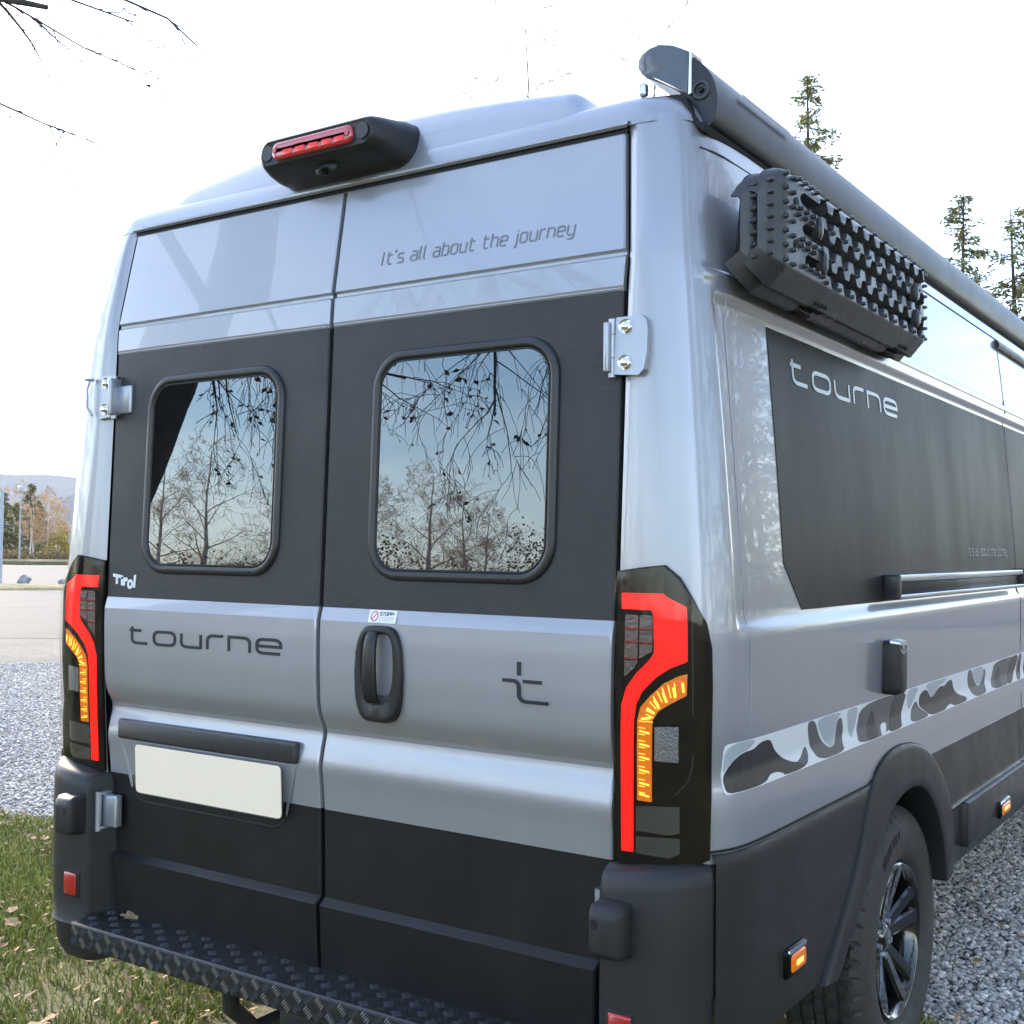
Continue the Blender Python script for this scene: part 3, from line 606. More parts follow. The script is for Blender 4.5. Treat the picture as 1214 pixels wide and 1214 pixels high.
for sg in (-1,1):
    cm_ = corner(sg)
    tlamp = poly_on('tail_light', [OUT], cm_, -.004, .007, 'lamp_dark', van, UC, VC, bev=.003)
    poly_on('light_bar', [RED], cm_, .006, .0095, 'lamp_red', tlamp, UC, VC, bev=.0008)
    poly_on('indicator', [AMB], cm_, .006, .0085, 'lamp_amber', tlamp, UC, VC)
    hot = MB()
    for z in (1.062,1.037,1.012,.987,.962,.940): stroke_mb(hot, [(.062,z+.003),(.083,z)], .0030, cm_, .0085, .0098)
    for a_,b_ in (((.0650,1.088),(.0850,1.092)),((.0760,1.107),(.0930,1.101)),((.092,1.127),(.103,1.111)),((.110,1.142),(.118,1.124)),((.130,1.153),(.134,1.134)),((.148,1.163),(.150,1.145))): stroke_mb(hot, [a_,b_], .0042, cm_, .0085, .0098)
    for z in np.arange(.936,1.08,.0125): stroke_mb(hot, [(.060,z+.0105),(.0735,z+.0098)], .0012, cm_, .0085, .0096)
    for k_ in range(9):
        t_ = k_/8; a_ = rad(178-74*t_); cx_,cz_ = .158-.006*t_,1.082; stroke_mb(hot, [(cx_+.068*cos(a_),cz_+.056*sin(a_)),(cx_+.084*cos(a_),cz_+.082*sin(a_))], .0013, cm_, .0085, .0096)
    hot.build('indicator_facets','lamp_amber_hot',tlamp,smooth=False)
    for q in ([(.0290,.829),(.0285,1.0692),(.0288,1.108),(.038,1.140),(.059,1.168),(.089,1.197),(.107,1.212)],[(.0400,.829),(.0398,1.078),(.0425,1.110),(.054,1.137),(.078,1.161),(.104,1.183),(.128,1.200)]):
        rl = MB(); stroke_mb(rl, q, .0011, cm_, .0094, .0100); rl.build('light_bar_ridge','lamp_red_dim',tlamp,smooth=False)
    poly_on('reflector', [[(.0934,1.0753),(.1414,1.0793),(.1416,1.0107),(.094,1.0097)]], cm_, .006, .0082, 'lamp_clear', tlamp, UC, VC)
    poly_on('reversing_lamp', [[(.0536,.9188),(.1442,.9276),(.1445,.8774),(.1236,.8711),(.0537,.87)]], cm_, .006, .0080, 'lamp_smoke', tlamp, UC, VC)
    poly_on('fog_lamp', [[(.0537,.8592),(.1445,.8669),(.1446,.8378),(.1237,.8268),(.0537,.8266)]], cm_, .006, .0080, 'lamp_smoke', tlamp, UC, VC)
    for r_i,(za,zb) in enumerate(((1.288,1.262),(1.258,1.236),(1.232,1.204),(1.199,1.172))):
        for c_i,(ua,ub) in enumerate(((.0245,.0540),(.0575,.0855))):
            if c_i and r_i == 3: continue
            if c_i and r_i == 2: q = [(ua,za),(ub,za),(ub,.219),(ua,zb)]; q[2] = (ub,1.219)
            elif r_i == 3: q = [(ua,za),(ub,za),(.048,1.186),(ua,zb-.006)]
            else: q = [(ua,za),(ub,za),(ub,zb),(ua,zb)]
            poly_on('led_cell', [q], cm_, .006, .0088, 'lamp_cell', tlamp, (), ())
            poly_on('led_cell_edge', [[(ua,zb+.001),(ub,zb+.001),(ub,zb-.0025),(ua,zb-.0025)]], cm_, .006, .0092, 'lamp_cell_red', tlamp) if not (r_i==3 or (c_i and r_i==2)) else None
    lc = poly_on('lens_cover', [[(u*.985+.0015,v+(.003 if v<.83 else (-.003 if v>1.34 else 0))) for u,v in OUT]], cm_, .0125, .0135, 'clear_lens', tlamp, UC, VC)
    if sum(p.normal.y*p.area for p in lc.data.polygons) > 0: lc.data.flip_normals()
    gm = MB(); stroke_mb(gm, [(.1617,1.323),(.165,1.24),(.1671,1.1554),(.1684,1.0082),(.1599,.9759),(.1342,.9476)], .0022, cm_, .0066, .0078); gm.build('lens_rib','rubber',tlamp,smooth=False)
# ---- hinges (upper pair: painted leaf on the pillar, bolts, knuckle)
def upper_hinge(sg):
    def mpx(x,z,o): return (sg*x, Yc(z)-.004-o, z)
    plt = [(.782,1.762),(.838,1.757),(.850,1.768),(.856,1.80),(.857,1.845),(.853,1.866),(.843,1.876),(.786,1.876)]
    root = poly_on('door_hinge', [plt], mpx, -.006, .014, 'hinge_paint', van, bev=.004)
    mb = MB(); mb.tube([(sg*.776,Yc(1.82)-.012,1.757),(sg*.776,Yc(1.82)-.012,1.796)], .0085, 12); mb.tube([(sg*.776,Yc(1.82)-.012,1.7975),(sg*.776,Yc(1.82)-.012,1.842)], .0085, 12); mb.tube([(sg*.776,Yc(1.82)-.012,1.8435),(sg*.776,Yc(1.82)-.012,1.874)], .0085, 12)
    mb.build('knuckle','hinge_paint',root)
    for zc in (1.856,1.784):
        mb = MB()
        prof = [(.0155,.0142),(.0150,.0165),(.0120,.0150),(.0092,.0140),(.0090,.0200),(.0070,.0225),(.0001,.0230)]
        mb.loft([[mpx(.808+r*cos(t),zc+r*sin(t),o) for t in np.linspace(0,2*pi,20,endpoint=False)] for r,o in prof]); mb.build('bolt','chrome',root,auto=50)
    # leaf bolted to the door side and loop of the door check
    mb = MB(); mb.box(sg*.772-.006 if sg>0 else sg*.772-.006, sg*.772+.006, -.012, .028, 1.766,1.866,.003); mb.build('door_leaf','hinge_paint',root)
    mb = MB(); mb.box(min(sg*.715,sg*.770), max(sg*.715,sg*.770), Yr(1.81)-.010, Yr(1.81)+.004, 1.770,1.846,.004); 
    if sg < 0: mb.build('strap','hinge_paint',root)
    mb = MB(); 
    if sg < 0:
        mb.tube([(-.868,-.002,1.868)]+[(-.868-.014*cos(t),-.004-.012*sin(t),1.868) for t in np.linspace(0,2*pi,12)], .0032, 6); mb.build('ring','chrome',root)
        mb = MB(); mb.tube([(-.862,-.006,1.87),(-.866,-.012,1.84),(-.864,-.012,1.79),(-.850,-.006,1.768)], .004, 6); mb.build('retainer','hinge_paint',root)
for sg in (-1,1): upper_hinge(sg)
# ---- bumper corners with stop block and lower hinge
def bumper(sg):
    lev = [(.300,.94,.03),(.33,.97,.012),(.385,.985,.006),(.400,1.0,-.004),(.41,.99,.002),(.47,.995,0),(.60,1.0,0),(.70,1.0,0),(.755,1.0,.001),(.775,.997,.004),(.790,.988,.014),(.797,.97,.030)]
    loops = []
    for z,k,dy in lev:
        tl_ = .02*max(0,(.60-z)/.3)
        P = [(.752,.040),(.768,.012),(.780,-.030),(.788,-.044),(.800,-.049),(.85,-.052),(.890,-.051),(.925,-.043),(.952,-.028),(.972,-.010),(.985,.006),(.992,.020),(.994,.030),(.960,.06),(.86,.09),(.78,.07)]
        loops.append([(sg*(x if i<4 or i>13 else .80+(x-.80)*k-tl_*.5*(x>.9)), y+dy if i not in (0,13,14,15) else y, z+(.030*max(0,(x-.80)/.19) if z > .75 else 0)) for i,(x,y) in enumerate(P)])
    mb = MB(); mb.loft(loops if sg<0 else [l[::-1] for l in loops], True, True)
    b = mb.build('bumper_corner','plastic',van,auto=40)
    # recessed red reflector
    mb = MB(); mb.box(*sorted((sg*.800,sg*.868)), -.0535,-.045,.470,.542,.004); mb.build('reflector_pocket','gap',b)
    mb = MB(); mb.box(*sorted((sg*.812,sg*.862)), -.0575,-.046,.476,.535,.004); mb.build('reflector','reflector_red',b)
    # rubber stop block with a blind hole
    zt,zb = .748,.642
    mb = MB(); lp = []
    x0,x1 = .788,.862
    for y,ix,it,ib in ((-.045,0,0,0),(-.080,.001,.004,.002),(-.090,.004,.012,.004),(-.0965,.012,.022,.012),(-.098,.018,.027,.018)):
        lp.append([(sg*px_, y, pz) for px_,pz in rr(x0+ix*.6,x1-ix*1.2,zb+ib,zt-it,.010,4)])
    mb.loft(lp,False,True); blk = mb.build('door_stop','plastic',b,auto=40)
    mb = MB(); mb.loft([[(sg*(.806+r*cos(t)),y,.709+r*1.25*sin(t)) for t in np.linspace(0,2*pi,18,endpoint=False)] for r,y in ((.0088,-.0978),(.0080,-.0985),(.0079,-.0984),(.0002,-.0983))]); mb.build('stop_hole','gap',b)
    # lower hinge pin and strap
    hx = .771
    mb = MB(); mb.tube([(sg*hx,-.018,.648),(sg*hx,-.018,.752)], .0085, 12); hg = mb.build('hinge_pin','hinge_paint',b)
    if sg < 0: mb = MB(); mb.box(-.774,-.716, -.006,.018,.660,.744,.004); mb.build('hinge_strap','hinge_paint',b)
    for za,zb_ in ((.650,.660),(.742,.752)):
        mb = MB(); mb.box(*sorted((sg*.762,sg*.780)), -.022,.02,za,zb_,.003); mb.build('hinge_bracket','hinge_paint',b)
for sg in (-1,1): bumper(sg)
# ---- chequer-plate step
mb = MB()
prof = [(.040,.424),(.040,.4325),(-.100,.4325),(-.1065,.4315),(-.110,.427),(-.112,.382),(-.108,.374),(-.09,.372),(-.085,.376),(-.088,.424)]
mb.loft([[(x,y,z) for y,z in prof] for x in (-.752,-.5,0,.5,.752)], True, True); step = mb.build('rear_step','step_black',van,auto=30)
rb = MB(); wr = MB()
def lens_rib(mb_, c, ax, up, L_, w_, hgt):
    c = Vector(c); ax = Vector(ax).normalized(); up = Vector(up); sd_ = up.cross(ax)
    V = [c-ax*L_/2, c+sd_*w_/2, c+ax*L_/2, c-sd_*w_/2, c-ax*L_*.28+up*hgt, c+ax*L_*.28+up*hgt]
    mb_.add(V, [(0,3,4),(3,5,4),(3,2,5),(0,4,1),(4,5,1),(5,2,1)])
px_ = .046
for i,x in enumerate(np.arange(-.735,.735,px_)):
    for j,y in enumerate(np.arange(-.088,.035,.0300)):
        dirn = 1 if (i+j)%2 else -1
        for k in range(5):
            o_ = (k-2)*.0062; a_ = rad(45*dirn)
            cx = x-sin(a_)*o_; cy = y+cos(a_)*o_
            if cy > .036 or cy < -.099 or abs(cx) > .748: continue
            lens_rib(rb,(cx,cy,.4325),(cos(a_),sin(a_),0),(0,0,1),.026,.0042,.0017)
for i,x in enumerate(np.arange(-.735,.74,.0330)):
    for j,z in enumerate((.3895,.4155)):
        dirn = 1 if (i+j)%2 else -1
        tgt = wr if (dirn > 0) else rb
        for k in range(5):
            o_ = (k-2)*.0055; a_ = rad(48*dirn); cx = x-sin(a_)*o_; cz = z+cos(a_)*o_
            if not (.3765 < cz < .4275) or abs(cx) > .748: continue
            lens_rib(tgt,(cx,-.1095-(.427-cz)/.045*.002,cz),(cos(a_),0,sin(a_)),(0,-1,0),.024,.0040,.0018)
tag(rb.build('tread_ribs','step_black',step,smooth=False), kind='stuff'); tag(wr.build('tread_ribs','step_worn',step,smooth=False), kind='stuff')
mb = MB(); mb.grid([[(x,-.1055,.4333),(x,-.1095,.4300)] for x in (-.752,0,.752)]); mb.build('step_edge','step_black',step)
mb = MB(); mb.box(-.06,.06,-.05,.35,.30,.36,.008); mb.build('step_bracket','plastic',van); mb = MB(); mb.tube([(-.30,.02,.355),(-.30,.03,.27),(-.29,.10,.20),(-.29,.3,.2)],.022,10); mb.build('exhaust_pipe','plastic',van)
# ---- third brake light and camera housing
mb = MB(); lp = []
def hl(y,hw,z0,z1,r,sk=0): return [(x,y,z) for x,z in rr(-hw,hw,z0,z1,r,6)]
for y,hw,z0,z1,r in ((.14,.206,2.300,2.418,.045),(.075,.206,2.300,2.414,.045),(.066,.204,2.302,2.412,.044),(.03,.199,2.304,2.406,.040),(.0,.194,2.311,2.402,.036),(-.022,.187,2.319,2.398,.032),(-.034,.182,2.325,2.394,.030),(-.040,.174,2.331,2.388,.026)):
    lp.append(hl(y,hw,z0,z1,r))
mb.loft(lp[::-1], False, False); e0 = lp[-1]
mb.loft([[(p[0],-.040,p[2]) for p in e0],[(p[0]*.985,-.0385,2.3595+(p[2]-2.3595)*.94) for p in e0]], False, True)
bl = mb.build('brake_light','plastic_fine',van,auto=45)
mb = MB(); mb.loft([[(x,y,z) for x,z in rr(-.134+i,.122-i,2.338+i,2.381-i,.016,5)] for y,i in ((-.037,0),(-.0425,.0005),(-.0455,.004),(-.0465,.010))], False, True); mb.build('lens','brake_lens',bl,auto=60)
for xx in (-.080,-.038,.004,.046,.085):
    mb = MB(); mb.box(xx-.015,xx+.015,-.0478,-.0462,2.345,2.358,.0006); mb.build('led','brake_led',bl)
for xx in (-.121,.109):
    mb = MB(); mb.tube([(xx,-.0462,2.360),(xx,-.0490,2.360)],.0062,12); mb.build('lens_screw','reflector_red',bl)
for xx in (-.152,.149):
    mb = MB(); mb.tube([(xx,-.036,2.361),(xx,-.0412,2.361)],.0185,22); mb.build('sensor_cap','frame_grey',bl)
mb = MB(); mb.loft([[(.010+r*1.9*cos(t), .004-dz*.9-.3*r*sin(t)-.006, 2.3085+r*.75*sin(t)-dz) for t in np.linspace(0,2*pi,20,endpoint=False)] for r,dz in ((.020,-.004),(.018,.006),(.011,.010),(.010,.007))],False,True); mb.build('camera_pod','plastic_fine',bl)
mb = MB(); mb.tube([(.010,-.004,2.302),(.010,-.013,2.2975)],.0075,16); mb.build('camera_lens','lamp_dark',bl)
# ---- awning along the right roof edge
PR = [(.800,2.396),(.765,2.415),(.757,2.430),(.757,2.446),(.770,2.460),(.808,2.470),(.845,2.458),(.878,2.436),(.906,2.410),(.926,2.382),(.936,2.350),(.937,2.315),(.930,2.288),(.915,2.277),(.895,2.282),(.882,2.302),(.876,2.335),(.850,2.366)]
def chaikin(P):
    return [q for a,b in zip(P,P[1:]+P[:1]) for q in ((a[0]*.75+b[0]*.25,a[1]*.75+b[1]*.25),(a[0]*.25+b[0]*.75,a[1]*.25+b[1]*.75))]
PR = chaikin(chaikin(PR))
mb = MB(); mb.loft([[(x,y,z) for x,z in PR] for y in (.150,.6,1.5,2.6,4.2)], True, True); aw = mb.build('awning','awning_case',van,auto=50)
CP = [(.876,2.350),(.838,2.374),(.80,2.398),(.770,2.414),(.757,2.428),(.755,2.446),(.766,2.460),(.785,2.469),(.808,2.472),(.840,2.463),(.872,2.445),(.8775,2.440),(.8785,2.40)]
cc = np.mean(CP,axis=0)
mb = MB(); mb.loft([[(cc[0]+(x-cc[0])*k,y,cc[1]+(z-cc[1])*k) for x,z in CP] for y,k in ((.200,1.01),(.148,1.0),(.142,.97),(.140,.93))], False, True); mb.build('end_cap','awning_cap',aw,auto=40)
mb = MB(); mb.loft([[(x,y,z) for x,z in ((.8790,2.441),(.8835,2.438),(.8835,2.352),(.8770,2.350))] for y in (.139,.19)], True, True); mb.build('end_cap_trim','chrome',aw)
mb = MB(); mb.loft([[(.9005+r*cos(t),y,2.358+r*sin(t)) for t in np.linspace(0,2*pi,20,endpoint=False)] for r,y in ((.023,.19),(.023,.150),(.020,.146),(.014,.146),(.013,.152),(.002,.152))],False,True); mb.build('winch_eye','frame_grey',aw)
mb = MB(); mb.tube([(.9005,.152,2.358),(.9005,.143,2.358)],.006,10); mb.build('winch_pin','gap',aw)
mb = MB(); mb.loft([[(x,y,z) for x,z in ((.770,2.358),(.875,2.345),(.905,2.285),(.925,2.275),(.918,2.262),(.86,2.318),(.775,2.345))] for y in (.12,.26,1.2,2.4,4.2)], True, True); mb.build('roof_bracket','gap',aw)
mb = MB(); mb.box(.776,.792,.110,.128,2.358,2.384,.003); mb.build('bracket_bolt','alu',aw)
mb = MB(); mb.grid([[(.9335,y,2.3865),(.9385,y,2.3700)] for y in (.28,.56)]); mb.build('awning_label','letter_dim',aw)
# roof seam on the side, drip rail
for sg in (1,-1):
    mb = MB(); stroke_mb(mb, [(.115,2.227)]+[(y,2.227) for y in (.16,.2,.5,1,2,3,4.2)], .0035, lambda y,z,o:(sg*(Xside(y,z)+o),y,z), -.003, .0022); mb.build('roof_seam','gap',van,smooth=False)
mb = MB(); mb.loft([[(Xs(2.21)+x,y,2.205+z) for x,z in ((0,-.018),(.014,-.016),(.018,-.004),(.012,.012),(0,.016))] for y in (2.66,2.69,4.2)], True, True); mb.build('drip_rail','plastic_fine',van)
# ---- side film panels, lettering, seams
def side_panel(name, poly, mat, parent, o0=.0004, o1=.0016, uc=(), vc=()): return poly_on(name, [poly], sidemap, o0, o1, mat, parent, uc, vc, smooth=True)
vc_ = [1.29,1.30,1.35,1.4,1.45,1.5,1.55,1.6,1.65,1.7,1.75,1.8,1.85,1.895]
sf = side_panel('side_film', [(.357,1.897),(.359,1.388),(.452,1.287),(2.672,1.287),(2.672,1.897)], 'side_film', van, uc=(.4,.6,1,1.5,2,2.4), vc=vc_)
side_panel('side_film', [(2.700,1.287),(4.2,1.287),(4.2,1.897),(2.700,1.897)], 'side_film', van, vc=vc_)
wordmark('wordmark', .487, 1.7935, .0815, .0400, .0095, sidemap, .0014, .0028, 'letter_silver', sf)
text_on('slogan', "It's all about the journey", 1.98, 1.4080, .58, .030, .0045, sidemap, .0014, .0024, 'letter_dim', sf)
mb = MB()
for y,z0,z1 in ((.145,1.06,1.92),): stroke_mb(mb, [(y,z) for z in np.linspace(z0,z1,24)], .0022, sidemap, .0002, .0010)
mb.build('film_seam','seam_light',van,smooth=False)
mb = MB(); stroke_mb(mb, [(2.686,z) for z in np.linspace(.60,1.25,10)]+[(2.686,z) for z in np.linspace(1.29,2.19,20)], .006, sidemap, -.002, .0012); mb.build('panel_gap','frame_grey',van,smooth=False)
# camouflage stripe with its blotches
def rect_poly(y0,y1,z0,z1): return rr(y0,y1,z0,z1,.012,3)
CU = [.08,.12,.16,.22,.3,.45]+[.6+.2*k for k in range(18)]; CV = [.957,.967,.977,.985,.993,1.003,1.013,1.025,1.037]
cs = side_panel('camo_stripe', rect_poly(.058,4.1,.9475,1.0445), 'camo_light', van, uc=CU, vc=CV)
BL = dict(
blue0=[(.060,1.0435),(.175,1.0435),(.150,1.026),(.10,1.020),(.072,1.000),(.060,.985)],
blue4=[(.715,1.0435),(.800,1.0435),(.792,1.0),(.760,.965),(.735,1.0)],
mid0=[(.300,.9490),(.455,.9490),(.470,.975),(.455,.995),(.42,.968),(.36,.962)],
blue5=[(1.215,1.0435),(1.330,1.0435),(1.295,1.015),(1.255,.985),(1.225,1.0)],
mid6=[(2.66,1.0435),(2.72,1.0435),(2.70,.9490),(2.62,.9490)],
dark1=[(.0595,.981),(.082,1.0073),(.1197,1.0225),(.165,1.0225),(.1979,1.0335),(.245,1.034),(.275,1.004),(.3446,.9751),(.425,.9600),(.443,.9520),(.40,.9484),(.3311,.9495),(.2916,.9613),(.2484,.9636),(.2208,.9490),(.080,.9490),(.064,.953)],
mid1=[(.4513,1.0435),(.4996,1.0435),(.5382,1.0002),(.6062,.9655),(.6485,.9738),(.6516,1.0247),(.6787,1.0313),(.703,.9991),(.6906,.9685),(.703,.9490),(.5323,.9490),(.4801,.9892)],
blue1=[(.503,1.0435),(.6855,1.0435),(.6511,1.0277),(.6409,.9735),(.6096,.9665),(.5574,.9989)],
mid2=[(.815,1.0435),(1.2072,1.0435),(1.194,1.0078),(1.0509,.9490),(.8049,.9490),(.8026,.9806)],
dark2a=[(.9169,1.0257),(.8867,.9979),(.8621,.9490),(.9699,.9490),(.9448,.9913)],
dark2b=[(1.0803,1.0435),(1.2072,1.0435),(1.1643,.9667),(1.1635,.9490),(1.0408,.9490),(1.072,.985)],
light2=[(.985,.9775),(1.035,.979),(1.02,.9490),(.982,.9490)],
dark3=[(1.3396,1.0109),(1.36,1.024),(1.411,1.0287),(1.4725,.9915),(1.5543,1.0252),(1.6065,1.0173),(1.64,1.030),(1.6889,1.0335),(1.7165,1.0007),(1.79,.975),(1.8698,.9629),(1.8732,.9490),(1.72,.949),(1.68,.961),(1.63,.957),(1.61,.949),(1.4507,.9490),(1.3952,.9686),(1.3497,.9853)],
blue2=[(1.386,1.0435),(1.640,1.0435),(1.60,1.030),(1.545,1.028),(1.4945,1.000),(1.465,.997),(1.43,1.022)],
mid3=[(1.2738,.9872),(1.3082,1.0078),(1.345,.982),(1.4507,.9490),(1.2411,.9490)],
mid4=[(1.8884,1.0435),(1.9313,1.0435),(1.9792,1.0048),(2.0543,.9735),(2.1141,1.0079),(2.1014,1.0343),(2.1401,1.0203),(2.1342,.9771),(2.1443,.9490),(1.9742,.9490),(1.8918,1.0054)],
blue3=[(1.935,1.0435),(2.09,1.0435),(2.108,1.006),(2.0543,.9785),(1.99,1.004)],
mid5=[(2.258,1.0435),(2.6536,1.0435),(2.5416,.9490),(2.2126,.9490),(2.2445,1.0045)],
dark4a=[(2.3337,1.0278),(2.37,.985),(2.372,.9490),(2.285,.9490),(2.2831,.9939)],
dark4b=[(2.5391,1.0435),(2.6536,1.0435),(2.6201,.9983),(2.5416,.9490),(2.4699,.9490),(2.4928,.9923)])
def smooth_poly(P, it=2):
    for _ in range(it):
        Q = []
        for i in range(len(P)):
            a,b = P[i],P[(i+1)%len(P)]
            Q += [(a[0]*.78+b[0]*.22,a[1]*.78+b[1]*.22),(a[0]*.22+b[0]*.78,a[1]*.22+b[1]*.78)]
        P = Q
    return [(u,min(1.0435,max(.9485,v))) for u,v in P]
order = {'blue':('camo_blue',.0018),'mid':('camo_mid',.0021),'dark':('camo_dark',.0024),'light':('camo_light',.0026)}
for rep in (0,2.70):
    for k,P in BL.items():
        key = ''.join(c for c in k if c.isalpha())
        for kk,(mt,o1) in order.items():
            if key.startswith(kk):
                P2 = [(u+rep,v) for u,v in smooth_poly(P,2)]
                if max(u for u,v in P2) < 4.05: poly_on('camo_blotch', [P2], sidemap, .0006, o1, mt, cs, CU, CV)
# ---- recessed entry-light rail
def box_side(mb,y0,y1,z0,z1,o0,o1,bev=.004):
    xb = Xs((z0+z1)/2); mb.box(xb+o0,xb+o1,y0,y1,z0,z1,bev)
mb = MB(); box_side(mb,1.045,1.070,1.293,1.356,-.012,.030,.004); rail = mb.build('awning_light_rail','frame_grey',van)
mb = MB(); box_side(mb,1.068,2.665,1.338,1.356,-.012,.026,.004); box_side(mb,1.068,2.665,1.293,1.304,-.012,.026,.003); mb.build('rail_bars','alu',rail)
mb = MB(); box_side(mb,1.068,2.665,1.304,1.338,-.012,.010,.003); mb.build('rail_channel','plastic_fine',rail)
mb = MB(); box_side(mb,2.640,2.672,1.293,1.360,-.012,.028,.004); mb.build('rail_end','frame_grey',rail)
mb = MB(); box_side(mb,1.073,1.083,1.309,1.334,.010,.0145,.002); mb.build('rail_clip','alu',rail)
# ---- power inlet cover
mb = MB(); lp = []
for o,i in ((0,0),(.030,.0),(.038,.003),(.043,.008)):
    lp.append([(Xs(1.12)+o, y, z) for y,z in rr(.985+i,1.062-i,1.052+i,1.190-i,.016,5)])
mb.loft(lp,False,True); inlet = mb.build('power_inlet','plastic_fine',van,auto=50)
mb = MB(); xb = Xs(1.12); mb.loft([[(xb+.0441,y,z) for y,z in rr(.992,1.056,1.178,1.187,.003,3)],[(xb+.020,y,z) for y,z in rr(.984,1.064,1.180,1.192,.004,3)]],True,True); mb.build('inlet_top_edge','alu',inlet)
ar = arc(1.0235,1.177,.030,.018,200,340,8); mb = MB(); stroke_mb(mb, ar, .0045, lambda y,z,o:(xb+.043+o,y,z), 0, .0012); mb.build('inlet_crescent','alu',inlet,smooth=False)
mb = MB(); stroke_mb(mb, [(1.026,1.179),(1.021,1.173),(1.026,1.172),(1.021,1.166)], .0022, lambda y,z,o:(xb+.043+o,y,z), 0, .0012); mb.build('bolt_symbol','white_print',inlet,smooth=False)
# ---- lower cladding
def clad_x(y,z): return 1.024+itp(y-.02,[0,.02,.06,.14,.24],[-.030,-.0165,-.0065,-.001,0])-.015*sst(.55,.30,z)
HY,HZ = 1.247,.365
mb = MB(); rows = []
for z in list(np.linspace(.465,.80,12))+[.82,.832,.838,.8405]:
    yr = itp(z,[.455,.545,.63,.72,.80,.85],[.525,.625,.725,.805,.855,.888])
    ins = {.832:.0015,.838:.005,.8405:.012}.get(z,0)
    row = []
    for k in range(13):
        t = k/12; y = .026+(yr-.026)*t; e = .004 if k in (0,12) else 0
        row.append((clad_x(y,z)+.004-ins-e, y, z))
    rows.append(row)
MB().grid(rows).build('quarter_cladding','plastic',van,auto=35)
MB().grid([[(-p[0],p[1],p[2]) for p in r][::-1] for r in rows]).build('quarter_cladding','plastic',van,auto=35)
A_IN=[(.60,.455),(.70,.53),(.80,.60),(.90,.68),(.985,.745),(1.07,.777),(1.16,.788),(1.26,.783),(1.34,.757),(1.42,.70),(1.485,.63),(1.52,.56),(1.535,.50),(1.54,.462)]
A_OUT=[(.52,.458),(.62,.545),(.72,.63),(.80,.72),(.85,.80),(.885,.85),(.95,.885),(1.04,.905),(1.14,.908),(1.26,.897),(1.38,.865),(1.50,.80),(1.60,.72),(1.65,.63),(1.66,.54),(1.645,.466)]
def resamp(P, n):
    P = np.array(P); 
    for _ in range(2): P = np.vstack([P[:1]]+[np.array([a*.75+b*.25,a*.25+b*.75]) for a,b in zip(P[:-1],P[1:])]+[P[-1:]])
    d = np.r_[0,np.cumsum(np.hypot(*np.diff(P,axis=0).T))]; t = np.linspace(0,d[-1],n); return np.stack([np.interp(t,d,P[:,0]),np.interp(t,d,P[:,1])],1)
def flare(sg, hy):
    dy = hy-1.247; I = resamp(A_IN,56); O = resamp(A_OUT,56)
    rows = [[(sg*x, O[k][0]*(1-f)+I[k][0]*f+dy, O[k][1]*(1-f)+I[k][1]*f) for k in range(56)] for f,x in ((-.02,1.012),(0,1.0275),(.05,1.032),(.12,1.0345),(.4,1.037),(.75,1.040),(.93,1.040),(.985,1.037),(1.0,1.032),(1.0,1.01),(1.0,.90))]
    MB().grid(rows if sg > 0 else rows[::-1]).build('wheel_arch','plastic',van,auto=45)
    mb = MB(); mb.grid([[(sg*x,hy+.42*cos(rad(a))*1.02,HZ+.44*sin(rad(a))) for a in np.linspace(12,172,30)] for x in (.99,.62)]); mb.grid([[(sg*.62,hy+r*cos(rad(a)),HZ+r*sin(rad(a))) for a in np.linspace(12,172,30)] for r in (.43,.05)]); mb.build('wheel_well','gap',van)
for sg in (1,-1): flare(sg, HY); flare(sg, HY+4.035)
for sg in (1,-1):
    rows = []
    for z,x in ((.846,1.019),(.842,1.0235),(.80,1.026),(.74,1.027),(.672,1.028),(.662,1.029),(.655,1.034),(.60,1.034),(.52,1.030),(.49,1.026),(.472,1.018),(.468,.99),(.47,.90)):
        rows.append([(sg*x,y,z) for y in (itp(z,[.466,.54,.63,.72,.80,.865],[1.60,1.62,1.61,1.57,1.47,1.36]),1.82,2.2,2.618)])
    fr_ = rows if sg < 0 else [r[::-1] for r in rows]
    MB().grid(fr_).build('sill_cladding','plastic_fine',van,auto=35)
    MB().grid([[(p[0],y,p[2]) for y in ((2.626,3.4,4.2,4.78) if sg<0 else (4.78,4.2,3.4,2.626))] for p in [r[1] for r in rows]]).build('sill_cladding','plastic_fine',van,auto=35)
    mb = MB(); lp = []
    for o,i in ((-.01,0),(.016,.0),(.022,.004),(.024,.012)): lp.append([(sg*(1.030+o),y,z) for y,z in rr(1.735+i,2.618,.520+i*.3,.6565-i*.9,.008,4)])
    mb.loft(lp,False,True); mb.build('side_moulding','plastic_fine',van,auto=35)
    mb = MB(); lp = []
    for o,i in ((-.01,0),(.016,.0),(.022,.004),(.024,.012)): lp.append([(sg*(1.030+o),y,z) for y,z in rr(2.628,4.75,.520+i*.3,.6565-i*.9,.008,4)])
    mb.loft(lp,False,True); mb.build('side_moulding','plastic_fine',van,auto=35)
mb = MB(); stroke_mb(mb, [(y,.8445) for y in (.028,.05,.08,.12,.2,.35,.5,.7,.86)]+[(.888,.853)], .0050, lambda y,z,o:(Xside(y,z)+o,y,z), .0005, .0030)
OO = resamp(A_OUT,40); stroke_mb(mb, [tuple(p) for p in OO if p[1] > .852], .0045, lambda y,z,o:(Xs(z)+o,y,z), .0005, .0040)
mb.build('cladding_joint','gap',van,smooth=False)
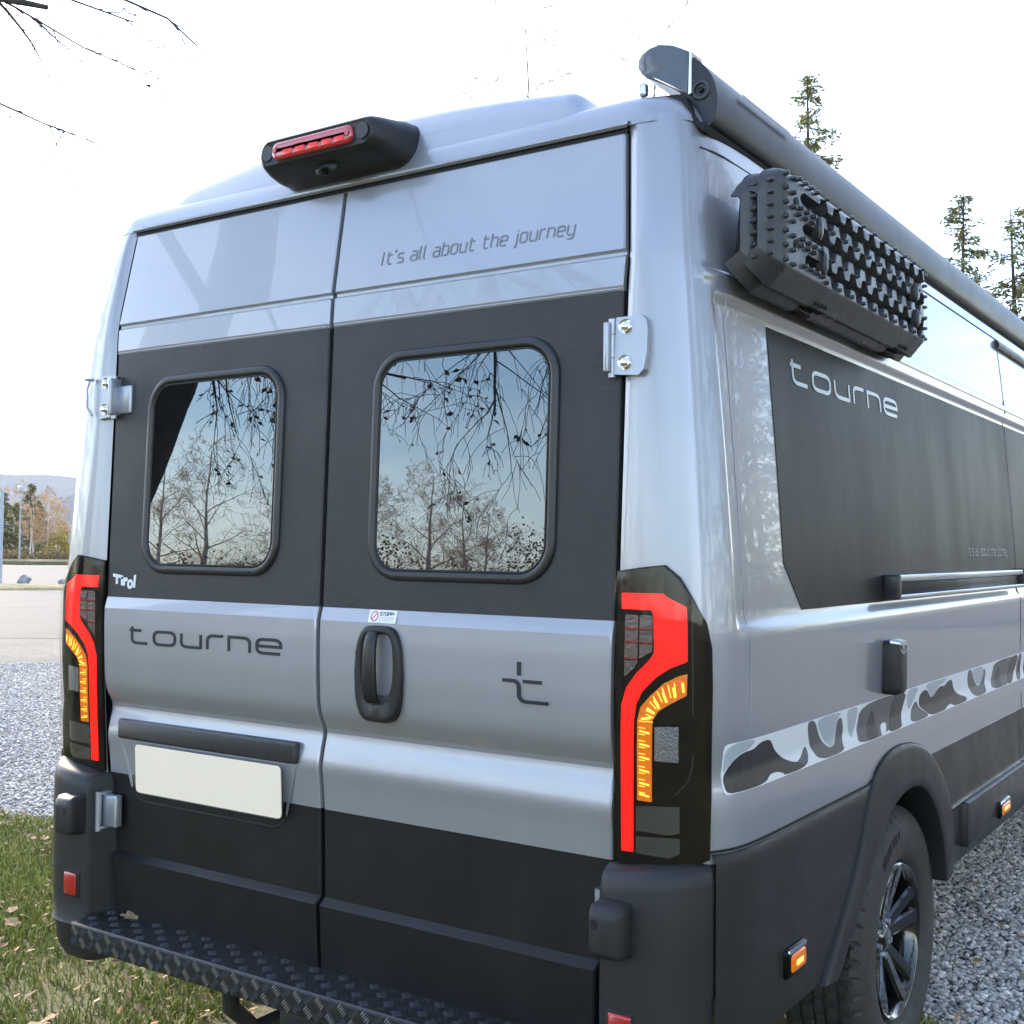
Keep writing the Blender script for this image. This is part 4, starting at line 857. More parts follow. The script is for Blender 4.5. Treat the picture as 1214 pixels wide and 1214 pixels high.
def marker(y0,y1,z0,z1,xb):
    mb = MB(); mb.loft([[(xb+o,y,z) for y,z in rr(y0+i,y1-i,z0+i,z1-i,.010,4)] for o,i in ((-.01,0),(.009,0),(.012,.002),(.014,.006))],False,True); r_ = mb.build('marker_light','lamp_dark',van,auto=50)
    mb = MB(); mb.loft([[(xb+o,y,z) for y,z in rr(y0+.018+i,y1-.010-i,z0+.010+i,z1-.014-i,.008,4)] for o,i in ((.013,0),(.0165,.002),(.0175,.006))],False,True); mb.build('marker_lens','lamp_amber',r_,auto=50)
    mb = MB(); mb.loft([[(xb+o,y,z) for y,z in rr(y0+.040+i,y1-.030-i,z0+.021+i,z0+.033-i,.004,4)] for o,i in ((.017,0),(.0185,.001))],False,True); mb.build('marker_led','lamp_amber_hot',r_,auto=50)
    mb = MB(); mb.loft([[(xb+o,y,z) for y,z in rr(y0+.006+i,y1-.004-i,z1-.012+i,z1-.003-i,.003,3)] for o,i in ((.012,0),(.0155,.001))],False,True); mb.build('marker_trim','chrome',r_,auto=50)
marker(.290,.400,.538,.600,1.024); marker(2.135,2.285,.535,.592,1.050); marker(3.6,3.75,.535,.592,1.050)
# ---- underbody
mb = MB(); mb.box(-.60,.60,.16,4.7,.44,.80,.02); mb.box(-.95,.95,1.75,4.7,.50,.80,.02); mb.box(-.93,.93,.08,.52,.50,.80,.02); mb.tube([(-.5,HY,.36),(.75,HY,.36)],.05,10); mb.build('underbody','gap',van)
mb = MB(); mb.box(-.80,.80,.045,.075,.36,.60,.004); mb.build('rear_valance','gap',van)
# ---- wheels
def make_wheel():
    root = empty('wheel'); root.parent = van
    R = .3585; NA = 300
    # tread/section profile: (x from centre plane outward, radius)
    prof = [(-.085,.215),(-.105,.235),(-.116,.28),(-.112,.322),(-.100,.344),(-.088,.353),(-.080,.3575),(-.060,.3585),(-.0555,.3585),(-.054,.3505),(-.0475,.3505),(-.046,.3588),(-.024,.3592),(-.0195,.3592),(-.018,.351),(-.0115,.351),(-.010,.3592),(.010,.3592),(.0115,.351),(.018,.351),(.0195,.3592),(.024,.3592),(.046,.3588),(.0475,.3505),(.054,.3505),(.0555,.3585),(.060,.3585),(.080,.3575),(.088,.353),(.096,.346),(.104,.336),(.111,.318),(.1145,.298),(.1165,.281),(.1160,.276),(.1165,.271),(.1145,.256),(.112,.242),(.109,.232),(.104,.2235),(.099,.219),(.094,.2135),(.085,.210)]
    rows = []
    for a in range(NA):
        t = 2*pi*a/NA; row = []
        for x,r in prof:
            rr_ = r
            if r > .3455 and abs(x) > .055:       # shoulder blocks
                if (a + int(x*60)) % 6 == 0: rr_ = r-.0095
            elif r > .3555:
                if (a*1 + int(abs(x)*260)) % 6 == 0: rr_ = r-.006
            elif abs(x) > .095 and .330 < r < .347:
                if a % 6 == 0: rr_ = r-.005
            row.append((x, rr_*cos(t), rr_*sin(t)))
        rows.append(row)
    n = len(prof); V = [p for r in rows for p in r]; F = []
    for a in range(NA):
        b = (a+1) % NA
        for j in range(n-1): F.append((a*n+j, a*n+j+1, b*n+j+1, b*n+j))
    ty = mobj('tyre', V, F, 'tyre', root, True, auto=25)
    def circ(x, ang, r): return (x, r*cos(ang), r*sin(ang))
    # sidewall lettering
    mb = MB(); txt = '225/75 R16 C'; ang = rad(128)
    for c in txt:
        if c != ' ':
            for s_ in GL[c][0]:
                stroke_mb(mb, s_, .13, lambda u,v,o: circ(.1152+o, ang-(u*.020)/.30, .288+v*.020), 0, .0018)
            ang -= (GL[c][1]+.25)*.020/.30
        else: ang -= .012/.30*1.0
    mb.build('sidewall_lettering','frame_grey',root,smooth=False)
    # rim barrel and lip
    def lathe(mb_, pr, n_=72):
        mb_.loft([[circ(x,2*pi*k/n_,r) for k in range(n_)] for x,r in pr])
    mb = MB(); lathe(mb,[(-.09,.21),(-.08,.190),(.03,.180),(.075,.186),(.088,.1905),(.097,.1965),(.1005,.2025),(.099,.207),(.094,.2105)]); rim = mb.build('rim','rim_black',root,auto=45)
    mb = MB(); lathe(mb,[(.0992,.1985),(.1010,.2005),(.1018,.2035),(.1005,.2062)]); mb.build('rim_lip','rim_black',root)
    mb = MB(); lathe(mb,[(-.02,.165),(-.012,.165),(-.012,.09),(.0,.085),(.03,.08),(.03,.001)]); mb.build('brake_disc','brake_disc',root)
    mb = MB(); lathe(mb,[(.02,.072),(.052,.070),(.060,.062),(.058,.045),(.066,.033),(.070,.028),(.071,.001)],40); mb.build('hub','rim_black',root,auto=40)
    mb = MB(); lathe(mb,[(.0705,.026),(.0722,.025),(.0722,.001)],32); mb.build('hub_cap','rim_black',root)
    mb = MB(); stroke_mb(mb,[(-.010,.006),(.010,.006)],.005,lambda u,v,o:(.0722+o,u,v),0,.001); stroke_mb(mb,[(-.008,-.006),(.012,-.006)],.005,lambda u,v,o:(.0722+o,u,v),0,.001); mb.build('hub_emblem','hub_badge',root,smooth=False)
    # ten blades in five pairs
    for k in range(5):
        for q in (-1,1):
            a0 = 2*pi*k/5+.30; mb = MB(); lp = []
            for t in np.linspace(0,1,8):
                r = .045+t*(.196-.045); a = a0+q*(.30*(1-t)**.8*.55+.05+.14*t); w = .0195+.004*t; x = .058+.034*t**1.1
                c = Vector((0,cos(a),sin(a))); s_ = Vector((0,-sin(a),cos(a)))
                P = lambda dx,ds: tuple(Vector((x+dx,0,0))+c*r+s_*ds)
                lp.append([P(-.030,-w*.8),P(-.004,-w),P(.004,-w*.55),P(.002,w*.75),P(-.006,w),P(-.030,w*.8)])
            mb.loft(lp,True,True); mb.build('spoke','rim_black',root,auto=30)
        a = 2*pi*k/5+.30+pi/5
        mb = MB(); mb.tube([(.045,.047*cos(a),.047*sin(a)),(.068,.047*cos(a),.047*sin(a))],.0095,6); mb.build('wheel_bolt','alu',root,smooth=False)
    return root
w0 = make_wheel(); w0.location = (.885,HY,.3585)
def copy_children(src, loc, rot):
    r = src.copy(); COL.objects.link(r); r.parent = van; r.location = loc; r.rotation_euler = rot
    for ch in src.children:
        c = ch.copy(); COL.objects.link(c); c.parent = r
    return r
copy_children(w0, (-.885,HY,.3585), (0,0,pi)); copy_children(w0, (.885,HY+4.035,.3585), (.4,0,0)); copy_children(w0, (-.885,HY+4.035,.3585), (.9,0,pi))

# ================================================================== TRACTION BOARDS
def board(name, x, y0, y1, z0, z1, label):
    root = empty(name, (x, (y0+y1)/2, z0)); L_ = y1-y0; H_ = z1-z0
    tag(root, label, 'traction board', 'traction boards on the van side')
    ny,nz = 300,80; D = .024
    slots = [.815,.56,.305]
    def depth(u, v):
        d = 0
        for i,c in enumerate(slots):
            st = .125+.014*i; cc = c
            if st < u < L_-.03:
                if u < st+.115: hw = .048*math.sqrt(max(0,min(1,(u-st)/.022)))
                else:
                    cc = c+.045*max(-1,min(1,2.2*sin(2*pi*(u-st-.115)/.083))); hw = .066
                d = max(d, 1-sst(hw-.012,hw+.012,abs(v-cc)))
        return d
    def bend(u): return -.030*(max(0,(.052-u)/.052))**1.8-.045*(max(0,(u-L_+.07)/.07))**1.7
    def zspan(u):
        e = min(u,L_-u); r = .055
        return 0 if e >= r else (r-math.sqrt(r*r-(r-e)**2))*.95
    rows = []
    for j in range(nz+1):
        v = j/nz; row = []
        for i in range(ny+1):
            t = i/ny; t = t-.025*sin(2*pi*t)/1.0 if False else t
            u = t*L_; q = zspan(u); zz = q+v*(H_-2*q)
            ev = (1-v)*H_; rd = .022
            fall = 0 if ev > rd else (rd-math.sqrt(max(0,rd*rd-(rd-ev)**2)))
            lo = v*H_
            fall += .85*max(0,.040-lo)
            eu = min(u,L_-u); fall += 0 if eu > .012 else (.012-math.sqrt(max(0,.012**2-(.012-eu)**2)))
            row.append((bend(u)-fall-depth(u,v)*D, u-L_/2, zz))
        rows.append(row)
    mb = MB(); mb.grid(rows)
    per = [rows[0][i] for i in range(ny+1)]+[rows[j][ny] for j in range(1,nz+1)]+[rows[nz][i] for i in range(ny-1,-1,-1)]+[rows[j][0] for j in range(nz-1,0,-1)]
    mb.loft([per,[(min(p[0],-.040),p[1],p[2]) for p in per],[(min(p[0],-.046),p[1]*.99,p[2]) for p in per]],False,True)
    mb.build('board_panel','board',root,auto=40)
    # grip studs
    st = MB()
    def stud(u,v,s=.0075,h_=.009):
        q = zspan(u); c = (u-L_/2, q+v*(H_-2*q)); base = [(c[0]+s*cos(a),c[1]+s*sin(a)) for a in np.linspace(.4,.4+2*pi,6,endpoint=False)]
        bx = bend(u); tl = (bend(u+.004)-bend(u-.004))/.008
        st.loft([[(bx-.002+tl*(p[0]-c[0]),p[0],p[1]) for p in base],[(bx+h_,c[0]+(p[0]-c[0])*.62-tl*h_,c[1]+(p[1]-c[1])*.62) for p in base]],False,True)
    for v in np.linspace(.20,.93,7):
        stud(.012,v,.0065); stud(.044,v+.012,.0065); stud(.080,v,.0065); stud(L_-.020,v,.006); stud(L_-.045,v,.006)
    for i,(va,vb) in enumerate(((.905,.955),(.665,.715),(.41,.46),(.19,.24))):
        for k in range(4): stud(.108+.036*k+.012*i, vb, .0065)
        for k in range(3): stud(.100+.036*k+.012*i, va-.01, .0065) if i in (1,2) else None
    u = .275
    while u < L_-.08:
        for i,v in enumerate((.955,.6875,.4325,.20)): stud(u+(.0415 if i in (1,2) else 0), v, .006, .008)
        u += .083
    tag(st.build('grip_studs','board',root,smooth=False), kind='stuff')
    for v in (.74,.38):
        mb = MB(); mb.loft([[(o+.0015,.100-L_/2+r*cos(t),v*H_+r*1.15*sin(t)) for t in np.linspace(0,2*pi,16,endpoint=False)] for o,r in ((.0004,.011),(.0008,.0105),(.0006,.0005))]); mb.build('mounting_hole','gap',root)
    # oval mounting bosses and grip handles on the lower flank
    for u,v in ((.225,.665),(.255,.385),(L_-.16,.665),(L_-.15,.385)):
        mb = MB(); mb.loft([[(o,u-L_/2+k*.013*cos(t),v*H_-.006+k*.026*sin(t)) for t in np.linspace(0,2*pi,18,endpoint=False)] for o,k in ((-.010,1),(.006,.9),(.010,.6),(.011,.1))],False,True); mb.build('boss','board',root)
    for u in (.27,L_-.22):
        mb = MB(); mb.box(-.050,-.030,u-L_/2,u+.09-L_/2,-.002,.022,.002)
        for q in range(4): mb.box(-.040,-.022,u+.010+.02*q-L_/2,u+.020+.02*q-L_/2,.006,.026,.001)
        mb.build('hand_grip','gap',root)
    return root
board('traction_board', 1.074, .130, 1.238, 1.940, 2.178, 'black plastic traction board with studs, the outer one of the stacked pair')
board('traction_board', 1.040, .126, 1.252, 1.934, 2.172, 'black plastic traction board, the inner one against the van side')
for yb in (.25,.85): mb = MB(); mb.box(.93,1.01,yb,yb+.05,1.98,2.03,.004); mb.build('board_bracket','plastic',van)

# ================================================================== VEGETATION
class Tree:
    def __init__(s, seed): s.rng = random.Random(seed); s.mb = {}; s.LV = []; s.LF = []; s.minr = .0020
    def get(s,k): return s.mb.setdefault(k, MB())
    def leaf(s, p, size):
        a = s.rng.uniform(0,2*pi); d = Vector((cos(a),sin(a),s.rng.uniform(-1.2,.1))).normalized(); q = d.cross(Vector((s.rng.uniform(-1,1),s.rng.uniform(-1,1),s.rng.uniform(-1,1)))).normalized()
        p = Vector(p); b = len(s.LV)
        k = d.cross(q)*size*.12
        s.LV += [p, p+d*size*.45+q*size*.30+k, p+d*size, p+d*size*.45-q*size*.30+k]; s.LF += [(b,b+1,b+2),(b,b+2,b+3)]
    def branch(s, p, d, L_, r, depth, key='twig', droop=0., leafp=0., leaf=.06, nseg=5, wig=.22, kids=(3,6), sides=5, spread=(.4,1.0), ratio=(.35,.65)):
        rng = s.rng; p = Vector(p); d = Vector(d).normalized(); pts = [p.copy()]; rs = [r]
        for i in range(nseg):
            d = (d+Vector((rng.uniform(-wig,wig),rng.uniform(-wig,wig),rng.uniform(-wig,wig)-droop))).normalized()
            p = p+d*L_/nseg; pts.append(p.copy()); rs.append(max(r*(1-.85*(i+1)/nseg),s.minr))
        s.get(key).tube(pts, rs, sides if r > .012 else 3, False)
        if depth <= 0:
            if leafp:
                for q in pts[1:]:
                    if rng.random() < leafp: s.leaf(q, leaf*rng.uniform(.6,1.2))
            return
        for k in range(rng.randint(*kids)):
            t = rng.uniform(.25,1.0); i = min(nseg-1,int(t*nseg)); q = pts[i].lerp(pts[i+1], t*nseg-i); dd = (pts[i+1]-pts[i]).normalized()
            ax = dd.cross(Vector((rng.uniform(-1,1),rng.uniform(-1,1),rng.uniform(-1,1)))).normalized()
            nd = (dd*cos(1)+ax*rng.uniform(*spread)).normalized()
            s.branch(q, nd, L_*rng.uniform(*ratio), max(r*(1-.8*t)*.6,s.minr*1.2), depth-1, 'twig' if depth < 3 and key != 'birch_twig' else key, droop*1.3, leafp, leaf, nseg, wig, kids, sides, spread, ratio)
    def leaves(s, root, mat, name='leaves'):
        if s.LV:
            o = mobj(name, s.LV, s.LF, mat, root, False); tag(o, kind='stuff')
# the big beech beside the van: trunk out of frame, boughs reach over
def near_beech():
    root = empty('beech_tree', (-5.9,-3.05,0)); tag(root, 'big nearly bare beech whose twigs hang into the top left corner', 'tree')
    T = Tree(11)
    ox = Vector((-5.9,-3.05,0))
    trunk = [(-6.0,-3.0,-.1),(-5.75,-3.1,.8),(-5.45,-3.25,1.5),(-5.20,-3.35,2.17),(-4.98,-3.46,2.85),(-4.80,-3.55,3.8),(-4.8,-3.5,4.8),(-4.95,-3.4,6.2),(-5.1,-3.3,8.0),(-5.0,-3.2,10)]
    mb = MB(); mb.tube([Vector(p)-ox for p in trunk],[.46,.38,.34,.32,.30,.27,.23,.17,.11,.04],14); mb.build('trunk','bark_dark',root)
    def bough(pts, r0, n, seed, leafp, dep=2, tl=(.7,1.5), droop=.10, key='twig'):
        rng = random.Random(seed); P = [Vector(p)-ox for p in pts]
        T.rng = rng
        T.get('bough').tube(P, [r0*(1-.8*i/(len(P)-1)) for i in range(len(P))], 7)
        for k in range(n):
            t = rng.uniform(.12,1.0)*(len(P)-1.001); i = int(t); q = P[i].lerp(P[i+1], t-i); dd = (P[i+1]-P[i]).normalized()
            nd = (dd*.8+Vector((rng.uniform(-1,1),rng.uniform(-1,1),rng.uniform(-1.1,.35)))).normalized()
            T.branch(q, nd, rng.uniform(*tl), max(.006,r0*.30*(1-.6*t/len(P))), dep, key, droop, leafp, .055, 6, .26, (3,5), 5, (.4,.9), (.35,.6))
    # boughs sweeping behind the camera: what the rear windows mirror
    bough([(-5.1,-3.35,3.5),(-4.4,-3.7,4.3),(-3.6,-4.1,4.5),(-2.8,-4.3,4.2),(-2.0,-4.5,3.8),(-1.4,-4.8,3.4)], .085, 20, 3, .06, 2, (.8,1.6), .16)
    bough([(-5.0,-3.4,3.9),(-4.2,-4.4,4.9),(-3.2,-5.3,5.0),(-2.0,-5.9,4.4),(-1.2,-6.3,3.8)], .075, 18, 5, .08, 2, (.9,1.7), .15)
    bough([(-4.95,-3.45,4.6),(-3.9,-3.3,5.8),(-2.8,-3.2,6.2),(-1.6,-3.4,6.3),(-.4,-3.8,6.1)], .09, 16, 8, .08, 2, (.8,1.6), .06)
    bough([(-4.95,-3.4,5.4),(-4.2,-4.0,6.8),(-3.3,-4.9,7.6),(-2.2,-5.6,8.0)], .08, 12, 9, .05, 2, (.9,1.8), .05)
    bough([(-5.25,-3.25,2.75),(-4.7,-3.75,3.05),(-4.1,-4.15,3.1),(-3.5,-4.5,2.95)], .045, 10, 21, .10, 2, (.5,1.0), .12)
    # bough that reaches into the top left of the picture
    bough([(-4.8,-3.45,4.2),(-4.8,-2.2,4.9),(-4.5,-1.0,4.85),(-4.1,.0,4.50),(-3.65,.65,4.20),(-3.20,1.12,3.985),(-3.02,1.30,3.955)], .060, 8, 31, .0, 2, (.35,.7), .10)
    bough([(-4.3,-4.3,4.7),(-3.2,-4.6,4.2),(-2.2,-4.5,3.7),(-1.5,-4.3,3.2),(-1.05,-4.15,2.85)], .045, 16, 61, .07, 2, (.5,1.1), .14)
    bough([(-2.9,-4.2,4.3),(-2.55,-4.1,3.7),(-2.35,-3.95,3.1),(-2.25,-3.85,2.5)], .030, 14, 62, .06, 2, (.4,.9), .10)
    bough([(-4.9,-3.6,3.2),(-4.4,-3.6,3.3),(-3.9,-3.6,3.15),(-3.4,-3.6,2.8)], .03, 10, 63, .08, 2, (.4,.8), .10)
    for a,b in (((-3.9,.5,4.42),[(-3.55,.95,4.20),(-3.20,1.25,3.98),(-2.95,1.45,3.80),(-2.75,1.60,3.70)]),((-3.75,.75,4.30),[(-3.35,1.12,4.15),(-3.02,1.40,4.04),(-2.78,1.60,3.94)]),((-3.6,.9,4.25),[(-3.1,1.5,4.20),(-2.75,1.78,4.02),(-2.62,1.86,3.88)]),((-4.2,.1,4.5),[(-3.55,.8,3.85),(-3.16,1.12,3.48),(-2.98,1.28,3.38),(-2.80,1.42,3.30)])):
        P = [Vector(a)-ox]+[Vector(q)-ox for q in b]; T.get('twig').tube(P,[.010,.0075,.0055,.004,.0026][:len(P)],4,False)
        for q,q2 in zip(P[1:],P[2:]):
            for k in range(3): T.branch(q.lerp(q2,random.random()),(q2-q)+Vector((random.uniform(-.2,.2),random.uniform(-.2,.2),random.uniform(-.15,.1))),.34,.004,1,'twig',.06,.02,.04,4,.25,(1,3),3)
    bm_ = T.mb
    if 'bough' in bm_: bm_['bough'].build('boughs','bark_dark',root)
    o = bm_['twig'].build('twigs','twig',root); tag(o, kind='stuff')
    T.leaves(root,'beech_leaf')
near_beech()
def bare_tree(name, label, loc, hgt, r, seed, bark, twigm, group, depth=4, lean=(0,0), first=.25, droop=0., nb=16, ratio=(.35,.6), blen=.32):
    root = empty(name, loc); tag(root, label, 'tree', group); T = Tree(seed); rng = T.rng; T.minr = .014 if loc[1] > 40 else (.010 if loc[1] > 12 else .004)
    P = []; p = Vector((0,0,-.1))
    for i in range(9): t = i/8; P.append(Vector((lean[0]*t*hgt+.02*hgt*noise.noise((t*3,seed,0)), lean[1]*t*hgt+.02*hgt*noise.noise((t*3,seed,5)), t*hgt-.1)))
    mb = MB(); mb.tube(P,[r*(1-.93*(i/8)**.9) for i in range(9)],8); mb.build('trunk',bark,root)
    for k in range(nb):
        t = first+(1-first)*(k+.5)/nb*.97; i = min(7,int(t*8)); q = P[i].lerp(P[i+1],t*8-i); a = k*2.4+rng.uniform(-.5,.5)
        d = Vector((cos(a),sin(a),rng.uniform(.5,1.1)))
        T.branch(q,d,hgt*blen*(1.15-.75*t)*rng.uniform(.8,1.2),r*.30*(1.1-t),depth-2,'birch_twig',droop,0,.05,5,.2,(3,6),4,(.4,.9),ratio)
    for k,m_ in T.mb.items(): tag(m_.build('crown',twigm,root),kind='stuff')
    return root
def conifer(name, label, loc, hgt, wid, seed, mat, group, nlev=26, dens=1., open_=0., fs=1.):
    root = empty(name, loc); tag(root,label,'tree',group); rng = random.Random(seed)
    mb = MB(); mb.tube([(0,0,-.1),(0,0,hgt*.5),(.02*hgt*rng.uniform(-1,1),0,hgt)],[hgt*.016,hgt*.010,.01],7); mb.build('trunk','bark',root)
    br = MB(); V=[];F=[]
    for l in range(nlev):
        t = (l+.5)/nlev; z = hgt*(.10+.90*t); Lb = wid*(1-t)**.8*rng.uniform(.75,1.15)+.12
        for k in range(rng.randint(4,6)):
            a = rng.uniform(0,2*pi); ll = Lb*rng.uniform(.55,1.15)
            if rng.random() < open_: continue
            d = Vector((cos(a),sin(a),rng.uniform(-.30,.10))); p0 = Vector((0,0,z)); p1 = p0+d*ll*.6; p2 = p0+d*ll+Vector((0,0,.10*ll))
            br.tube([p0,p1,p2],[.018,.012,.004],3,False)
            nn = int((7+ll*13)*dens)
            for q in range(nn):
                s_ = .12+.88*(q+rng.random())/nn; c = p0.lerp(p1,s_/.6) if s_ < .6 else p1.lerp(p2,(s_-.6)/.4)
                c = c+Vector((rng.uniform(-.13,.13),rng.uniform(-.13,.13),rng.uniform(-.16,.05)))
                w = rng.uniform(.05,.13)*fs; dd = (d+Vector((rng.uniform(-.9,.9),rng.uniform(-.9,.9),rng.uniform(-.7,.3)))).normalized(); sd_ = dd.cross(Vector((rng.uniform(-1,1),rng.uniform(-1,1),1))).normalized()
                b = len(V); V += [c-sd_*w*.5,c+sd_*w*.5,c+dd*w*2.0]; F.append((b,b+1,b+2))
    tag(br.build('branches','bark',root), kind='stuff'); o = mobj('needles',V,F,mat,root,False); tag(o,kind='stuff')
    return root
def shrub(name, label, loc, rx, rz, n, seed, mat, group, leaf=.09):
    root = empty(name, loc); tag(root,label,'bush',group); rng = random.Random(seed); V=[];F=[]; st = MB()
    cl = [Vector((rng.gauss(0,rx*.45),rng.gauss(0,rx*.45),abs(rng.gauss(rz*.45,rz*.25)))) for _ in range(26)]
    for c in cl: st.tube([(c.x*.15,c.y*.15,0),c*.6,c*1.05],[.03,.015,.004],3,False)
    for i in range(n):
        c = rng.choice(cl); p = c+Vector((rng.gauss(0,rx*.16),rng.gauss(0,rx*.16),rng.gauss(0,rz*.12))); p.z = max(.03,p.z)
        d = Vector((rng.uniform(-1,1),rng.uniform(-1,1),rng.uniform(-1,1))).normalized()*leaf*rng.uniform(.6,1.4); e = d.cross(Vector((rng.uniform(-1,1),rng.uniform(-1,1),rng.uniform(-1,1)))).normalized()*leaf*.45
        b = len(V); V += [p,p+d*.5+e,p+d,p+d*.5-e]; F += [(b,b+1,b+2),(b,b+2,b+3)]
    st.build('stems','twig',root); o = mobj('foliage',V,F,mat,root,False); tag(o,kind='stuff'); return root
gB = 'trees beyond the van'
conifer('conifer_tree','tallest yellow green conifer rising above the awning',(-9.05,27.99,0),14.1,3.3,41,'needles_light',gB,46,4.2,.12,.62)
conifer('conifer_tree','slim conifer top behind the awning, left of the two at the right edge',(-5.0,27.1,0),10.0,2.5,42,'needles_light',gB,36,4.0,.15,.62)
conifer('conifer_tree','conifer behind the awning cut by the right edge of the picture',(-3.75,27.2,0),9.5,2.6,43,'needles_light',gB,34,4.0,.15,.62)
bare_tree('bare_tree','thin bare tree top standing above the middle of the van roof',(-11.4,17.9,0),12.6,.09,51,'bark','birch_twig',gB,3,(0,0),.5,0,22,(.4,.6),.20)
bare_tree('bare_tree','thin bare tree top just left of the awning end cap',(-9.05,19.3,0),12.3,.09,52,'bark','birch_twig',gB,3,(0,0),.55,0,20,(.4,.6),.20)
bare_tree('bare_tree','low bare twig tip above the roof, right of the brake light',(-12.05,17.4,0),11.0,.06,53,'bark','birch_twig',gB,3,(0,0),.7,0,9,(.4,.6),.12)
# left background
gL = 'trees along the far side of the road'
def farpt(px, d):   # bearing by picture column for a place d metres off
    az = YAW+math.atan((px-607)/1411); return (CAM.x+d*sin(az), CAM.y+d*cos(az), 0)
for i,(px,d,hh,w,lab) in enumerate(((6,100,5.4,1.5,'dark green fir at the far left edge beyond the road'),(-9,104,6.6,1.8,'dark fir just outside the left edge beyond the road'),(19,108,4.9,1.5,'small dark fir left of the lamp post beyond the road'),(36,100,6.2,1.9,'tallest fir beyond the road, right of the lamp post'),(46,106,5.0,1.5,'lower fir to the right of the tallest one beyond the road'),(-26,100,7,2,'broad fir out beyond the left edge of the road'))):
    conifer('fir_tree',lab,farpt(px,d),hh,w,60+i,'needles_dark' if i%2==0 else 'needles',gL,26,1.6,0)
for i,(px,d,hh,lab) in enumerate(((40,97,4.6,'slim pale birch standing before the tallest fir'),(37,96.5,4.2,'leaning pale birch beside the slim one before the firs'),(58,98,5.6,'tall bare birch with pale twin stems near the van corner'),(64,99,5.2,'bare birch with spreading crown nearest the van corner'),(72,104,5.0,'bare birch half hidden by the van corner'),(14,116,6.6,'bare tree standing behind the firs at the left edge'),(30,118,6.9,'bare tree whose crown shows behind the tallest fir'),(52,116,6.2,'bare tree rising behind the birches'))):
    bare_tree('birch_tree',lab,farpt(px,d),hh,.09,80+i,'birch_bark','birch_twig',gL,4,(random.uniform(-.03,.03),0),.25,0,14)
shrub('golden_bush','bright golden yellow bush beside the birches beyond the road',farpt(71,97),1.1,3.2,2600,91,'golden_leaf',gL,.14)
for i,(px,d) in enumerate(((3,94),(14,93),(27,94),(52,93),(62,94),(74,93),(84,93))):
    shrub('brown_shrub','low brown shrub at the far roadside, %s' % ('first from the left','second from the left','third from the left','fourth from the left','fifth from the left','sixth from the left','last one behind the van corner')[i],farpt(px,d),1.2,.9,900,100+i,'hedge_leaf','low shrubs along the far roadside',.12)
# what stands behind the camera (mirrored in the windows and paint)
gR = 'trees behind the photographer'
for i,(x,y,hh,r0,ln,lab) in enumerate(((-23.9,-30.9,6.2,.16,0,'bare birch mirrored in the middle of the right rear window'),(-22.6,-31.8,5.4,.13,-.12,'pale leaning birch mirrored at the right window foot'),(-22.0,-31.4,4.9,.11,.05,'smallest pale birch mirrored at the right window foot'),(-29.6,-25.7,6.6,.15,0,'bare birch mirrored in the left rear window, tallest one'),(-30.6,-24.6,6.0,.13,0,'bare birch mirrored at the left edge of the left window'),(-27.6,-27.6,5.2,.13,.03,'bare birch mirrored at the right edge of the left window'),(-25.6,-29.4,5.8,.13,0,'bare birch mirrored at the left edge of the right window'))):
    bare_tree('birch_tree',lab,(x,y,0),hh,r0,121+i,'birch_bark','birch_twig',gR,5,(ln,0),.25,.02,18,(.38,.62),.40)
rg = random.Random(5)
PL = ('first','second','third','fourth','fifth','sixth','seventh','eighth','ninth','tenth','eleventh','twelfth','thirteenth','fourteenth','fifteenth','sixteenth')
for i in range(16):
    t = i/15; x = -46+44*t; y = -14-23*t-4*sin(pi*t)+rg.uniform(-1,1)
    shrub('hedge_shrub','rusty brown hedge shrub mirrored low in the rear windows, %s from the left'%PL[i],(x,y,0),2.6,rg.uniform(2.6,3.9),3200,140+i,'hedge_leaf','hedge behind the photographer',.11)
SP = [(9.2,-6.5,10),(8.6,-2.8,11),(9.4,.8,12),(8.8,4.4,11.5),(9.6,8,12),(9.0,11.8,12),(10,15.6,12.5),(11,20,12.5),(12.5,25,13),(14.5,30,13)]  # dense unseen row, added and made tall to darken the right flank
for i,(x,y,hh) in enumerate(SP):
    conifer('light_screen_spruce','dark spruce added unseen right of the van to block sky light, %s counted from behind'%PL[i],(x-.6,y,0),hh*1.25,3.6,200+i,'needles_dark','added spruces blocking sky right of the van',26,1.7,0)
for i,(x,y,hh) in enumerate(((-15,-4.5,9),(-15.5,-.5,10),(-16.5,3.2,10),(-18.5,6.2,9.5))):  # unseen trees added to keep the sun off van and near ground
    conifer('light_screen_spruce','dark spruce added out of frame left of the lot to block the sun, %s counted from behind'%PL[i],(x,y,0),hh,3.2,230+i,'needles_dark','added spruces blocking sun left of the lot',26,1.5,0)
for i,(x,y,hh,rr_) in enumerate(((6.8,5.5,9,.24),(6.4,9.5,9,.22))):
    bare_tree('roadside_tree',('stout bare tree nearest to the right flank of the van','stout bare tree farther ahead on the right of the van')[i],(x,y,0),hh,rr_,170+i,'bark','birch_twig','trees right of the van',4,(0,0),.25,0,14)

